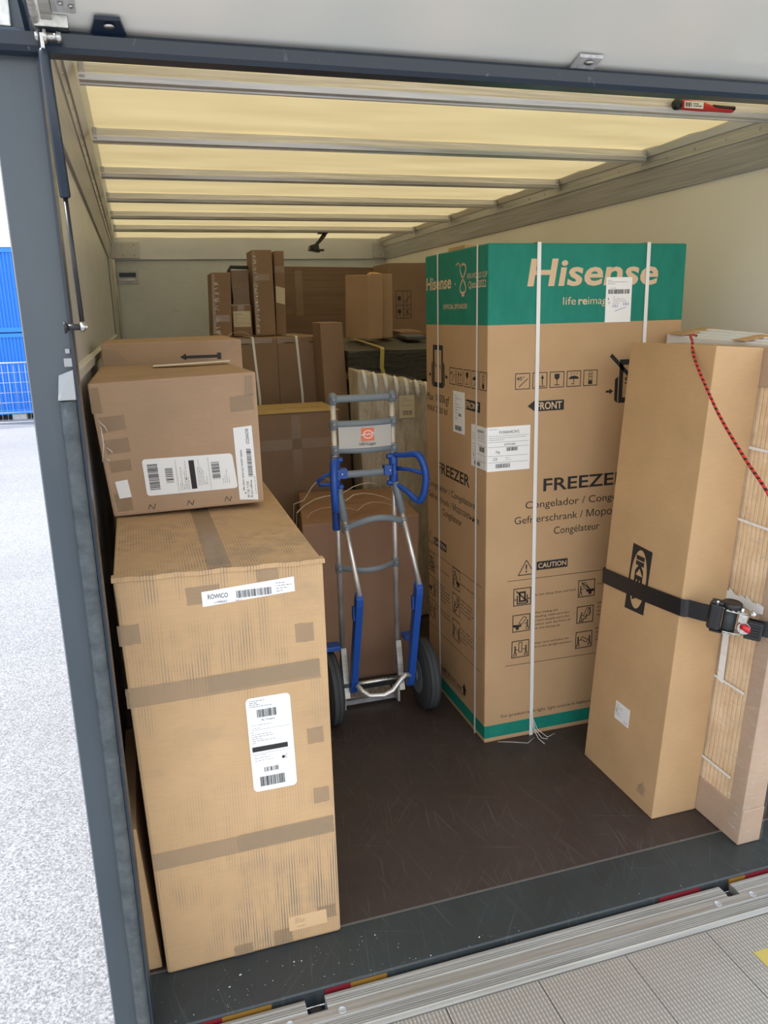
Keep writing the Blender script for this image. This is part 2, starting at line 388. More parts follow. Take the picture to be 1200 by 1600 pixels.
# ------------------------------------------------------------------ the truck body (setting)
XL, XR, YB, YF, ZC = -.165, 2.42, 7.70, 1.66, 2.415
struct(G().box((XL - .03, 1.853, -.05), (XR + .03, YB, 0)).build('floor', M['floor']))
g = G().box((-.21, 1.846, -.045), (2.46, 1.853, .0025)); struct(g.build('trim_1', mat('worn seam strip', (.12, .105, .09), .5), bevel=.001))           # seam strip at the end of the plywood
g = G().extrude([(1.66, -.004), (1.664, .0), (1.846, .001), (1.846, -.05), (1.66, -.05)], -.21, 2.47, 'x'); sill = struct(g.build('trim_2', M['sill']))
struct(G().box((XL - .03, 1.75, 0), (XL, YB, ZC + .01)).build('wall_left', M['wall_left']))
struct(G().box((XR, 1.75, 0), (XR + .03, YB, ZC + .01)).build('wall_right', M['wall']))
wb = struct(G().box((XL - .03, YB, 0), (XR + .03, YB + .03, ZC + .01)).build('wall_back', M['wall_back']))
G().box((XL, YB - .02, 2.225), (XR, YB, 2.41)).build('top_rail', M['wall_left'], wb, .002)
for i, x0 in enumerate((-.165, 2.285)):
    pl = G().box((x0, YB - .045, 2.235), (x0 + (.27 if i == 0 else .14), YB - .02, 2.375)).build('corner_plate', M['alu_rail'], wb, .003)
    r_ = G()
    for a in range(3):
        for b in range(2): r_.lathe((x0 + .025 + a * (.1 if i == 0 else .045), YB - .045, 2.26 + b * .09), (0, -1, 0), [(0, .008), (.003, .007), (.005, .003)], 10)
    r_.build('rivets', M['steel'], pl)
g = G().box((-.11, YB - .006, 2.02), (.075, YB, 2.13)); rc = g.build('recessed_handle', M['alu_plate'], wb, .002)
G().box((-.09, YB - .008, 2.075), (.055, YB - .004, 2.115)).build('recess', M['frame'], rc); G().box((-.08, YB - .02, 2.045), (.045, YB - .006, 2.055)).build('grip', M['steel'], rc, .002)
# roof: one translucent sheet above the beams
bm = bmesh.new(); n1, n2 = 16, 60
gv = [[bm.verts.new((-.10 + (2.36 + .10) * i / n1, 1.70 + (YB - 1.70) * j / n2, ZC + .004 * math.sin(j * 2.1) * math.sin(i * 1.1))) for i in range(n1 + 1)] for j in range(n2 + 1)]
for j in range(n2):
    for i in range(n1): bm.faces.new((gv[j][i], gv[j][i + 1], gv[j + 1][i + 1], gv[j + 1][i])).smooth = True
me = bpy.data.meshes.new('ceiling'); bm.to_mesh(me); bm.free(); struct(link(me, 'ceiling', M['roof'], None))
# cove rails along both roof edges
def cove(k, side):
    X = (lambda x: x) if side > 0 else (lambda x: XL + XR - x)
    g = G().extrude([(X(2.355), 2.45), (X(2.352), 2.412), (X(2.372), 2.385), (X(2.378), 2.383), (X(2.380), 2.335), (X(2.386), 2.332), (X(2.408), 2.222), (X(2.42), 2.218), (X(2.42), 2.45)], 1.75, YB - .02, 'y')
    o = struct(g.build('trim_%d' % k, M['alu_rail']))
    g = G(); g.extrude([(X(2.351), 2.411), (X(2.371), 2.384), (X(2.3725), 2.3855), (X(2.3525), 2.4125)], 1.76, YB - .03, 'y').build('edge_strip', M['wall'], o)
    g = G()
    for j in range(30):
        y = 1.95 + j * .19
        g.lathe((X(2.379), y, 2.36), (-side, 0, 0), [(-.002, .006), (.002, .005), (.003, .002)], 8)
    g.build('rivets', M['steel'], o)
cove(3, 1); cove(4, -1)
g = G().extrude([(XL, 1.585), (XL + .018, 1.578), (XL + .018, 1.552), (XL, 1.545)], 1.76, YB - .05, 'y'); struct(g.build('trim_5', M['alu_rail']))   # lashing rail
g = G().extrude([(XL, YB - .02), (XL, YB - .36), (XL + .006, YB - .37), (XL + .010, YB - .30), (XL + .030, YB - .26), (XL + .035, YB - .16), (XL + .018, YB - .14), (XL + .05, YB - .12), (XL + .062, YB - .03), (XL + .062, YB - .02)], 0, 2.22, 'z')
struct(g.build('trim_6', M['corner']))   # corner post
# roof beams
ORD = ['nearest the opening, with a red tool lying on it', 'second from the opening', 'third from the opening', 'fourth from the opening', 'fifth from the opening', 'farthest one near the back wall']
for i in range(6):
    y = 2.59 + i * .812
    z = 2.364
    pr = [(y, 2.410), (y, z + .021), (y - .005, z + .020), (y - .008, z + .017), (y - .001, z + .001), (y + .004, z), (y + .040, z + .003), (y + .043, z - .001), (y + .049, z - .001), (y + .052, z + .003), (y + .070, z + .003), (y + .074, z + .008), (y + .074, 2.410)]
    o = G().extrude(pr, -.085, 2.352, 'x').build('roof_beam', M['alu_beam'])
    tag(o, 'aluminium roof beam under the yellow ceiling, ' + ORD[i], 'beam', 'roof beams')
    for x in (-.083, 2.335):
        G().box((x, y - .006, 2.37), (x + .016, y + .08, 2.411)).build('end_bracket', M['alu_rail'], o, .002)

# door frame: header bar, post
hd = struct(G().extrude([(1.62, 2.187), (1.625, 2.193), (1.648, 2.196), (1.668, 2.190), (1.672, 2.162), (1.668, 2.158), (1.63, 2.158), (1.622, 2.166)], -.21, 2.47, 'x').build('trim_7', M['frame']))
G().box((-.21, 1.676, 2.20), (2.47, 1.76, 2.45)).build('upper_frame', M['alu_rail'], hd)
G().box((-.115, 1.60, 2.19), (-.06, 1.64, 2.30)).build('end_lug', M['steel'], hd, .002)
pst = empty('door_post', (-.162, 1.70, -.05)); tag(pst, 'dark grey steel corner post at the left of the open loading bay', 'post')
G().extrude([(-.206, 1.668), (-.203, 1.662), (-.170, 1.660), (-.122, 1.660), (-.118, 1.664), (-.118, 1.75), (-.206, 1.75)], -.30, 2.45, 'z').build('column', M['post'], pst)
g = G()
pts = []
for k in range(44): pts.append((-.139, 1.6555 + .0003 * math.sin(k * 1.9), -.25 + k * 1.80 / 43))
g.tube(pts, [.0165 + .0001 * math.sin(k * 2.7) for k in range(44)], 14).build('welded_tube', M['post_tube'], pst)
g = G(); g.hexa([(-.155, 1.638, 1.552), (-.122, 1.638, 1.552), (-.122, 1.660, 1.552), (-.155, 1.660, 1.552), (-.150, 1.653, 1.60), (-.122, 1.645, 1.61), (-.122, 1.660, 1.61), (-.150, 1.660, 1.60)]); g.box((-.137, 1.648, 1.615), (-.122, 1.66, 1.632)); g.box((-.133, 1.652, 1.64), (-.124, 1.66, 1.65))
g.build('hinge_block', M['hinge'], pst, .002)
G().box((-.122, 1.652, .0), (-.1165, 1.69, 2.16)).build('edge_lip', M['frame'], pst)
G().box((-.2, 1.645, 2.2), (-.155, 1.66, 2.45)).build('top_plate', M['steel'], pst, .002)

# flap door opened above the loading bay
d1 = empty('door_1', (1.13, 1.64, 2.20)); struct(d1)
ang = math.radians(17)
def flp(x, s_, h=0.0): return (x, 1.625 - s_ * math.cos(ang) - h * math.sin(ang), 2.203 + s_ * math.sin(ang) + h * math.cos(ang))
def slab(x0, x1, s0, s1, h0, h1): return [flp(x0, s1, h0), flp(x1, s1, h0), flp(x1, s0, h0), flp(x0, s0, h0), flp(x0, s1, h1), flp(x1, s1, h1), flp(x1, s0, h1), flp(x0, s0, h1)]
G().hexa(slab(-.085, 2.44, -.035, .70, 0, .03)).build('panel', M['flap'], d1, .002)
G().hexa(slab(-.103, -.085, -.02, .72, -.012, .04)).build('side_flange', M['alu'], d1, .001)
pl = G().hexa(slab(-.084, -.045, .035, .2, -.003, 0)).build('corner_plate', M['alu_rail'], d1, .001)
g = G()
for (a, b) in ((-.068, .06), (-.052, .055)): g.lathe(flp(a, b, -.003), (0, 0, -1), [(0, .0045), (.003, .004), (.004, .002)], 12)
g.build('bolts', M['steel'], pl)
for x, sk in ((.005, 0), (.955, 0)):
    g = G(); w0, w1 = (.037, .021)
    if x > .5: w0 = w1 = .027
    pts = [(x - w0, -.03), (x + w0, -.03), (x + w1, .042), (x - w1, .042)]
    g.hexa([flp(a, b, -.0125) for a, b in pts] + [flp(a, b, -.0065) for a, b in pts]); hp = g.build('hinge_plate', M['frame'] if x < .5 else M['alu_rail'], d1)
    g = G()
    for a, b in ((x - w0 * .55, -.005), (x + w0 * .55, -.005), (x + .002, .028)): g.lathe(flp(a, b, -.0125), (0, 0, -1), [(0, .010), (.003, .010), (.005, .006)], 14)
    g.build('hinge_bolts', M['steel'], hp)
g = G().tube([flp(-.112, -.02, -.012), flp(-.113, .04, -.012), flp(-.121, .25, .0), flp(-.125, .6, .02)], [.006, .0075, .0075, .0075], 12); g.build('support_arm', M['alu'], d1)
G().hexa(slab(-.132, -.124, -.01, .4, -.02, .02)).build('arm_bracket', M['frame'], d1)
gs = empty('gas_strut', (-.093, 1.6, 1.697)); tag(gs, 'black gas strut hanging beside the left door post', 'strut')
G().tube([(-.1045, 1.590, 2.155), (-.104, 1.592, 2.150), (-.104, 1.592, 2.140), (-.0965, 1.598, 1.918), (-.0965, 1.598, 1.915)], [.004, .0085, .0095, .0095, .007], 16).build('cylinder', M['frame'], gs)
G().cyl((-.0965, 1.598, 1.916), (-.0925, 1.600, 1.70), .0042, 12).build('rod', M['black'], gs)
g = G().cyl((-.122, 1.60, 1.690), (-.094, 1.60, 1.690), .0058, 14); g.lathe((-.124, 1.60, 1.690), (1, 0, 0), [(0, .012), (.004, .009), (.006, .006)], 14); g.build('pivot_pin', M['black'], gs)
g = G().lathe((-.0925, 1.60, 1.690), (1, 0, 0), [(-.004, .006), (-.003, .009), (.003, .009), (.004, .005), (.0085, .005), (.009, .002)], 14); g.build('ball_joint', M['steel'], gs)
g = G().box((-.107, 1.586, 2.150), (-.101, 1.594, 2.176)); g.lathe((-.115, 1.592, 2.172), (1, 0, 0), [(0, .007), (.003, .009), (.005, .009), (.006, .004), (.012, .004), (.013, .011), (.018, .011), (.019, .006), (.034, .006), (.035, .009), (.042, .008)], 12); g.build('fork', M['steel'], gs)

# ------------------------------------------------------------------ tail lift in the foreground
tl = empty('tail_lift', (1.2, .6, -.06)); tag(tl, 'ribbed aluminium tail lift platform level with the truck floor', 'tail lift')
prof = [(1.640, -.012)]
y = 1.636
def rid(y0, n, step=.0065):
    out = []
    for k in range(n):
        yy = y0 - k * step; out += [(yy, -.014), (yy - step * .25, -.0105), (yy - step * .55, -.0105), (yy - step * .8, -.014)]
    return out
prof = [(1.648, -.05), (1.648, -.012), (1.640, -.012)] + rid(1.637, 4) + [(1.608, -.014), (1.605, -.012), (1.575, -.012), (1.572, -.014)] + rid(1.570, 6) + [(1.522, -.018), (1.519, -.05)]
def seg(x0, x1): 
    g = G().extrude(prof, x0, x1, 'x'); return g
sub = [(1.603, -.05)] + [(1.603, -.012)] + prof[prof.index((1.575, -.012)):]
g = G()
for a, b in ((-.20, .254), (.306, 1.534), (1.574, 2.46)):
    s2 = G().extrude(prof, a, b, 'x'); s2.bm.to_mesh(_m := bpy.data.meshes.new('x')); s2.bm.free(); g.bm.from_mesh(_m); bpy.data.meshes.remove(_m)
for a, b in ((.254, .306), (1.534, 1.574)): g.extrude(sub, a, b, 'x')
g.build('edge_profile', M['alu_lift'], tl)
for x in (.205, .339, 1.483, 1.607):
    b_ = G().lathe((x, 1.590, -.0125), (0, 0, 1), [(0, .0105), (.002, .0105), (.0025, .0085), (.001, .008), (.001, .003)], 18).build('countersunk_bolt', M['alu_rail'], tl)
for x in (.28, 1.554): G().box((x - .016, 1.61, -.07), (x + .014, 1.64, -.03)).build('hook', M['black'], tl, .004)
pls = [-.20, .068, .330, .593, .856, 1.121, 1.384, 1.647, 1.91, 2.172, 2.46]
for a, b in zip(pls, pls[1:]):
    G().box((a + .0012, -.5, -.045), (b - .0012, 1.518, -.019)).build('platform_board', M['ribbed'], tl)
G().box((-.19, -.5, -.07), (2.45, 1.52, -.046)).build('under_frame', M['alu_rail'], tl)
Art(Face((0, 0, -.0187), (1, 0, -.0187), (0, 1, -.0187)), .0004).rect(1.455, 1.30, 1.60, 1.415).build('yellow_mark', mat('worn yellow paint', (.55, .42, .10), .5), tl)
bp = G().box((-.10, 1.645, -.30), (2.46, 1.658, -.052)).build('rear_bumper', M['frame']); tag(bp, 'dark bumper beam under the loading sill, seen through the gap', 'bumper')
mk = [mat('red marker strip', (.20, .012, .02), .4), mat('yellow marker strip', (.26, .13, .02), .4)]  # both strip colours darkened, the shade below the sill is painted in
for a, b, c in ((-.055, .045, 0), (.045, .17, 1), (.31, .38, 0), (.38, .48, 1), (1.33, 1.475, 0), (1.58, 1.64, 1), (1.64, 1.80, 0)):
    G().box((a, 1.6575, -.040), (b, 1.6600, -.007)).build('marker_strip', mk[c], sill)

# crumbs on the sill
g = G(); rr_ = random.Random(3)
for _ in range(120):
    if _ < 60: x = rr_.uniform(-.08, .55); yy = rr_.uniform(1.67, 1.80)
    elif _ < 110: x = rr_.uniform(.4, 2.3); yy = rr_.uniform(1.664, 1.69)
    else: x = rr_.uniform(.2, 2.3); yy = rr_.uniform(1.84, 1.87)
    s_ = rr_.uniform(.0005, .0015) * (2.2 if rr_.random() < .08 else 1); a = rr_.uniform(0, 3)
    c_ = [(x + s_ * math.cos(a + k * 1.571) * rr_.uniform(.6, 1.6), yy + s_ * math.sin(a + k * 1.571)) for k in range(4)]
    if yy > 1.83: z0 = .0035
    else: z0 = .001
    g.hexa([(p[0], p[1], z0) for p in c_] + [(x + (p[0] - x) * .5, yy + (p[1] - yy) * .5, z0 + s_ * .7) for p in c_])
tag(g.build('crumbs', mat('white crumbs', (.5, .5, .46), .8)), 'small white crumbs and paint chips scattered on the dark sill', 'debris', kind='stuff')

# ------------------------------------------------------------------ outside
struct(G().box((-60, -30, -1.25), (60, 80, -1.15)).build('ground', M['asphalt']))
def container(x0, z0, name_label, wz):
    o = empty('office_container', (x0 + 3, 27.2, z0)); tag(o, name_label, 'container')
    g = G(); n = 60; z1 = z0 + 2.40
    prev = None; pts = []
    for k in range(n):
        a = x0 + .15 + 5.7 * k / n; w_ = 5.7 / n
        pts += [(a, 26.06), (a + w_ * .3, 26.06), (a + w_ * .45, 26.02), (a + w_ * .8, 26.02), (a + w_ * .95, 26.06)]
    pts = pts + [(x0 + 5.85, 26.06), (x0 + 5.85, 28.3), (x0 + .15, 28.3)]
    g.extrude(pts, z0 + .12, z1 - .12, 'z').build('corrugated_wall', M['cblue'], o)
    g = G()
    for x in (x0, x0 + 5.85): g.box((x, 26, z0), (x + .15, 26.15, z1)); g.box((x, 28.2, z0), (x + .15, 28.35, z1))
    for z in (z0, z1 - .14): g.box((x0, 26, z), (x0 + 6, 26.12, z + .14)); g.box((x0, 28.25, z), (x0 + 6, 28.35, z + .14))
    g.box((x0, 26, z1 - .02), (x0 + 6, 28.35, z1)); g.build('frame', M['cblue'], o)
    if wz:
        wf = G().box((-4.75, 25.98, wz), (-3.86, 26.03, wz + 1.1)).build('window', M['paper'], o)
        G().box((-4.68, 25.975, wz + .07), (-3.93, 25.985, wz + 1.03)).build('pane', mat('dark glass', (.05, .07, .09), .08), wf)
    return o
container(-6.6, -.97, 'lower blue corrugated container behind the mesh fence', 0)
container(-6.6, 1.44, 'upper blue corrugated container stacked on the lower one', 1.75)
for i in range(5):
    o = G().box((-6.5 + i * .9, 26.05, -1.15), (-6.1 + i * .9, 26.4, -.97)).build('support_block', M['alu_rail'], None, .01)
    tag(o, 'grey block under the blue containers, ' + ['leftmost of the row', 'second from the left', 'third from the left', 'fourth from the left', 'last one toward the dark post'][i], 'block', 'blocks under the containers')
for i in range(3):
    x0 = -7.2 + i * 2.47
    fo = empty('fence_panel', (x0 + 1.2, 24.5, -1.1)); tag(fo, ['left panel of the steel mesh site fence', 'steel mesh fence panel just left of the dark post', 'mesh fence panel hidden in part by the truck'][i], 'fence', 'mesh fence panels')
    G().tube([(x0, 24.5, -1.05), (x0, 24.5, .62), (x0 + 2.4, 24.5, .62), (x0 + 2.4, 24.5, -1.05)], .022, 8, closed=True).build('tube_frame', M['alu'], fo)
    g = G()
    for k in range(1, 16): g.cyl((x0 + k * .15, 24.5, -1.05), (x0 + k * .15, 24.5, .62), .006, 5)
    for k in range(1, 6): g.cyl((x0, 24.5, -1.05 + k * .28), (x0 + 2.4, 24.5, -1.05 + k * .28), .006, 5)
    g.build('wire_mesh', M['alu'], fo)
    G().box((x0 + .01, 24.3, -1.15), (x0 + .3, 24.7, -1.04)).build('concrete_foot', M['alu_rail'], fo, .01)
# ------------------------------------------------------------------ cargo: freezer carton
FX0, FX1, FY0, FY1, FH = 1.195, 2.008, 2.615, 3.25, 1.93
m = mat('printed freezer cardboard', KR, .62, spec=.3); t = NT(m); co = t.coord(); n = t.noise(t.coord((6, 6, 60)), 3, 3); z_ = t.sep(co)[2]
kr = t.mix(t.ramp(t.noise(t.coord(), 2.5, 4), [(.3, 0), (.7, 1)]), (.44, .28, .145), (.53, .345, .185))
wr = t.ramp(t.noise(t.coord((5, 5, 2)), 3, 6, .7), [(.35, 0), (.7, 1)])
gr = t.mix(wr, (.006, .19, .135), (.014, .235, .17))
a = t.math('GREATER_THAN', z_, 1.652); b = t.math('MULTIPLY', t.math('GREATER_THAN', z_, .020), t.math('LESS_THAN', z_, .075))
t.col(t.mix(t.math('MAXIMUM', a, b), kr, gr)); t.bump(n, .1, .0015); M['freezer'] = m
fc = corners(FX0, FX1, FY0, FY1, 0, FH)
fz = carton('freezer_box', fc, M['freezer'], 'tall freezer carton with green printed top band, bound with white straps', 'box', bevel=.007)
ff = boxface(fc, 'front'); fl = boxface(fc, 'left')
def freezer_print(face, kx, dx, A):
    """shared caution block; A = (icons x0, caution x, picto column 1, picto column 2, picto width)"""
def icons(a, x0, x1, y0, y1):
    n = 5; wd = (x1 - x0) / n; s = wd * .85; h = y1 - y0; lw = .0028
    for k in range(n):
        x = x0 + k * wd; cx = x + s / 2; a.frame(x, y0, x + s, y1, lw)
        if k == 0: a.text('45°', x + .1 * s, x + .62 * s, y0 + h * .56, h * .22, .01); a.line(x + .25 * s, y0 + .15 * h, x + .85 * s, y0 + .65 * h, lw)
        if k == 1:
            for q in (.33, .67): a.line(x + q * s, y0 + .2 * h, x + q * s, y0 + .7 * h, lw * 1.3); a.poly([(x + q * s - .1 * s, y0 + .6 * h), (x + q * s + .1 * s, y0 + .6 * h), (x + q * s, y0 + .86 * h)])
            a.line(x + .15 * s, y0 + .13 * h, x + .85 * s, y0 + .13 * h, lw)
        if k == 2: a.poly([(cx - .18 * s, y0 + .85 * h), (cx - .17 * s, y0 + .6 * h), (cx, y0 + .45 * h), (cx + .17 * s, y0 + .6 * h), (cx + .18 * s, y0 + .85 * h)]); a.line(cx, y0 + .5 * h, cx, y0 + .18 * h, lw); a.line(cx - .18 * s, y0 + .17 * h, cx + .18 * s, y0 + .17 * h, lw)
        if k == 3:
            a.poly([(cx + .36 * s * math.cos(q), y0 + .48 * h + .2 * h * math.sin(q)) for q in [math.pi * i / 10 for i in range(11)]]); a.line(cx, y0 + .5 * h, cx, y0 + .18 * h, lw); a.line(cx - .14 * s, y0 + .2 * h, cx, y0 + .16 * h, lw)
            for q in (-.2, 0, .2): a.line(cx + q * s, y0 + .76 * h, cx + q * s + .05 * s, y0 + .88 * h, lw * .7)
        if k == 4: a.ring(cx, y0 + .82 * h, .16 * s, .08 * h, lw * .6); a.ring(cx, y0 + .68 * h, .16 * s, .07 * h, lw * .6); a.frame(cx - .14 * s, y0 + .38 * h, cx + .14 * s, y0 + .58 * h, lw * .7); a.rect(cx - .15 * s, y0 + .1 * h, cx + .15 * s, y0 + .34 * h)
def man(a, x, y, s, lean=0.0, arm=1):
    a.disc(x + lean * s, y + s * .92, s * .09); a.line(x + lean * .8 * s, y + s * .82, x, y + s * .45, s * .13)
    a.path([(x, y + s * .45), (x - s * .1, y + s * .22), (x - s * .14, y)], s * .09); a.path([(x, y + s * .45), (x + s * .12, y + s * .24), (x + s * .1, y)], s * .09)
    a.path([(x + lean * .7 * s, y + s * .76), (x + arm * s * .18, y + s * .6), (x + arm * s * .36, y + s * .68)], s * .06)
def picto(a, x0, y0, x1, y1, kind):
    w_, h = x1 - x0, y1 - y0; lw = .0035; a.frame(x0, y0, x1, y1, lw)
    X = lambda q: x0 + q * w_; Y = lambda q: y0 + q * h
    if kind == 0:
        a.frame(X(.3), Y(.2), X(.7), Y(.8), lw * 2.2); a.line(X(.15), Y(.85), X(.85), Y(.15), lw * 1.5)
        a.line(X(.22), Y(.1), X(.22), Y(.6), lw * 1.4); a.line(X(.78), Y(.1), X(.78), Y(.6), lw * 1.4); a.line(X(.22), Y(.12), X(.78), Y(.12), lw * 1.4)
        a.poly([(X(.08), Y(.42)), (X(.08), Y(.3)), (X(.2), Y(.36))]); a.poly([(X(.92), Y(.42)), (X(.92), Y(.3)), (X(.8), Y(.36))])
    elif kind in (1, 3):
        s_ = -1 if kind == 3 else 1; q = (lambda v: v) if s_ > 0 else (lambda v: 1 - v)
        a.rect(min(X(q(.1)), X(q(.5))), Y(.28), max(X(q(.1)), X(q(.5))), Y(.42)); a.disc(X(q(.28)), Y(.22), w_ * .1); a.disc(X(q(.1)), Y(.36), w_ * .07)
        p = [(q(.35), .5), (q(.52), .42), (q(.8), .78), (q(.62), .86)]; a.path([(X(u), Y(v)) for u, v in p + p[:1]], lw * .8); man(a, X(q(.84)), Y(.1), h * .55, 0, -s_)
        if kind == 3: a.line(X(.2), Y(.85), X(.75), Y(.4), lw * 1.2)
    elif kind == 2: a.frame(X(.4), Y(.3), X(.6), Y(.9), lw * .8); man(a, X(.2), Y(.08), h * .6, 0, 1); man(a, X(.82), Y(.08), h * .6, 0, -1)
    elif kind == 4:
        a.path([(X(.15), Y(.1)), (X(.4), Y(.1)), (X(.4), Y(.25)), (X(.58), Y(.25)), (X(.58), Y(.42)), (X(.78), Y(.42)), (X(.78), Y(.6))], lw)
        p = [(.4, .4), (.55, .36), (.75, .84), (.6, .88)]; a.path([(X(u), Y(v)) for u, v in p + p[:1]], lw * .8); man(a, X(.25), Y(.12), h * .5, .1, 1); man(a, X(.8), Y(.5), h * .42, 0, -1)
    else:
        man(a, X(.16), Y(.1), h * .6, 0, 1); man(a, X(.84), Y(.1), h * .6, 0, -1); p = [(.3, .55), (.4, .68), (.74, .45), (.64, .32)]; a.path([(X(u), Y(v)) for u, v in p + p[:1]], lw * .8)
# front face
Art(ff).text('Hisense', .152, .693, 1.786, .092, .022, shear=.12).build('logo_lettering', M['light_ink'], fz)
Art(ff).text('life', .297, .350, 1.717, .028, -.004).text('re', .360, .397, 1.717, .028, .02).text('imagined', .400, .548, 1.717, .028, -.004).build('slogan_lettering', M['light_ink'], fz)
a = Art(ff); icons(a, .111, .463, 1.420, 1.479); a.build('handling_icons', M['black_ink'], fz); a = Art(ff)
a.poly([(.163, 1.357), (.196, 1.334), (.196, 1.380)]).rect(.194, 1.336, .314, 1.374)
a.build('front_arrow', M['black_ink'], fz); a = Art(ff); a.text('FREEZER', .237, .607, 1.029, .049, .016).text('Congelador / Congelatore', .163, .680, .966, .029).text('Gefrierschrank / Морозильник', .118, .72, .909, .029).text('Congélateur', .288, .490, .853, .030)
a.build('product_name', M['black_ink'], fz); a = Art(ff); a.path([(.138, .701), (.208, .701), (.173, .760), (.138, .701)], .0035).text('!', .169, .176, .711, .032, .02)
a.rect(.217, .713, .353, .748); a.line(.092, .682, .76, .678, .002); a.line(.089, .326, .76, .316, .002)
for k, (x, y, kd) in enumerate(((.119, .575, 0), (.117, .465, 1), (.115, .355, 2), (.405, .574, 3), (.403, .462, 4), (.402, .352, 5))): picto(a, x, y, x + .077, y + .073, kd)
TL = [(.205, .397, .610, ['Do not clamp front and back']), (.205, .375, .530, ['When loading and', 'unloading, make sure two', 'or more people carry the', 'product with the front of', 'the unit facing up']),
      (.203, .383, .402, ['Always carry and place the', 'unit in the upright position']), (.495, .66, .620, ['Handle with care']), (.495, .68, .53, ['When moving', 'the product use', 'the stairs with', 'two people']), (.495, .68, .42, ['Put the unit', 'down with', 'care on the', 'floor'])]
def para(a, x0, x1, y, lines, cap=.0095, full=26, sx=1.0):
    for i, s_ in enumerate(lines): a.text(s_, x0, x0 + (x1 - x0) * min(1, len(s_) / max(len(q) for q in lines)), y - i * cap * 1.75, cap)
para(a, .205, .397, .607, TL[0][3], .010); para(a, .205, .375, .532, TL[1][3]); para(a, .203, .383, .402, TL[2][3]); para(a, .495, .63, .618, TL[3][3]); para(a, .495, .64, .535, TL[4][3]); para(a, .495, .62, .425, TL[5][3])
a.build('caution_panel', M['black_ink'], fz); a = Art(ff); a.text('For product with light, light source is replaceable by professional', .073, .66, .101, .0135)
# clamp symbol at the right
def clampsym(a, x0, x1, y0, y1, ft, g_=.004):
    w_ = x1 - x0; a.rect(x0, y0, x0 + ft, y1).rect(x1 - ft, y0, x1, y1).rect(x0 + ft, y0, x1 - ft, y0 + ft * 1.2).rect(x0 + ft, y1 - ft * 1.2, x1 - ft, y1)
    h = y1 - y0; b_ = ft * .8
    for sg, xe in ((-1, x0 - g_), (1, x1 + g_)):
        a.poly([(xe, y0), (xe, y0 + h * .62), (xe + sg * b_, y0 + h * .55), (xe + sg * b_, y0 + h * .07)])
        xa = xe + sg * (b_ + .006); ym = y0 + h * .28; L = w_ * .24
        a.poly([(xa, ym), (xa + sg * L * .5, ym + .011), (xa + sg * L * .5, ym - .011)]); a.rect(min(xa + sg * L * .5, xa + sg * L), ym - .004, max(xa + sg * L * .5, xa + sg * L), ym + .004)
a.build('footer_print', M['black_ink'], fz)
a = Art(ff); clampsym(a, .547, .68, 1.348, 1.512, .017); a.line(.507, 1.530, .72, 1.33, .015); a.text('Side', .572, .655, 1.42, .026, .01)
a.build('clamp_symbol', M['black_ink'], fz)
Art(ff, .0010).text('FRONT', .200, .305, 1.342, .027, .016).build('front_lettering', M['light_ink'], fz)
Art(ff, .0010).text('CAUTION', .224, .347, .721, .020, .014).build('caution_lettering', M['light_ink'], fz)
# left face
a = Art(fl); a.text('Hisense', .012, .292, 1.792, .050, .022, shear=.1).disc(.335, 1.805, .004).build('logo_lettering', M['light_ink'], fz); a = Art(fl); a.text('FIFA WORLD CUP', .452, .628, 1.818, .020, .004).text('Qatar2022', .462, .620, 1.785, .026, .004).text('OFFICIAL SPONSOR', .206, .452, 1.713, .018, .01)
a.build('event_lettering', M['light_ink'], fz); a = Art(fl); pp = [(.41 + .028 * math.sin(2 * q), 1.822 + .052 * math.cos(q)) for q in [6.2832 * i / 40 for i in range(41)]]; a.path(pp, .008); a.path([(.34, 1.872), (.36, 1.882), (.385, 1.868), (.405, 1.878)], .004)
a.rect(.398, 1.757, .424, 1.766)
a.build('event_emblem', M['light_ink'], fz)
a = Art(fl); icons(a, .273, .643, 1.420, 1.487); a.build('handling_icons', M['black_ink'], fz); a = Art(fl); clampsym(a, .086, .200, 1.396, 1.570, .017); a.text('Front', .108, .178, 1.475, .022)
a.text('Max 1000kgf', .006, .268, 1.335, .034).text('MAX 2200 lbf', .016, .250, 1.289, .026)
a.build('clamp_symbol', M['black_ink'], fz); a = Art(fl); a.rect(.442, 1.335, .575, 1.374); a.build('front_arrow', M['black_ink'], fz); a = Art(fl)
a.text('FREEZER', .134, .478, 1.032, .048, .016).text('Congelador / Congelatore', .012, .533, .955, .029).text('Gefrierschrank / Морозильник', .012, .575, .902, .029).text('Congélateur', .183, .401, .853, .030)
a.build('product_name', M['black_ink'], fz); a = Art(fl); a.path([(.008, .690), (.067, .690), (.038, .748), (.008, .690)], .0035).rect(.081, .692, .230, .728); a.line(.008, .650, .60, .658, .002); a.line(.008, .288, .60, .296, .002)
for (x, y, kd) in ((.010, .552, 0), (.010, .440, 1), (.010, .330, 2), (.300, .562, 3), (.300, .448, 4), (.300, .330, 5)): picto(a, x, y, x + .080, y + .092, kd)
para(a, .098, .26, .59, TL[0][3], .009); para(a, .098, .27, .52, TL[1][3]); para(a, .098, .27, .405, TL[2][3]); para(a, .39, .52, .60, TL[3][3]); para(a, .39, .55, .53, TL[4][3]); para(a, .39, .55, .40, TL[5][3])
a.build('caution_panel', M['black_ink'], fz); a = Art(fl); a.text('CLAMP BELOW LINE', .14, .40, .118, .022, .01).line(.12, .108, .43, .108, .003)
for x in (.075, .43): a.poly([(x - .022, .14), (x + .022, .14), (x, .170)]).rect(x - .013, .115, x + .013, .141)
a.build('clamp_line', M['black_ink'], fz)
Art(fl, .0010).text('FRONT', .448, .562, 1.343, .024, .014).build('front_lettering', M['light_ink'], fz)
Art(fl, .0010).text('CAUTION', .088, .222, .700, .020, .012).build('caution_lettering', M['light_ink'], fz)
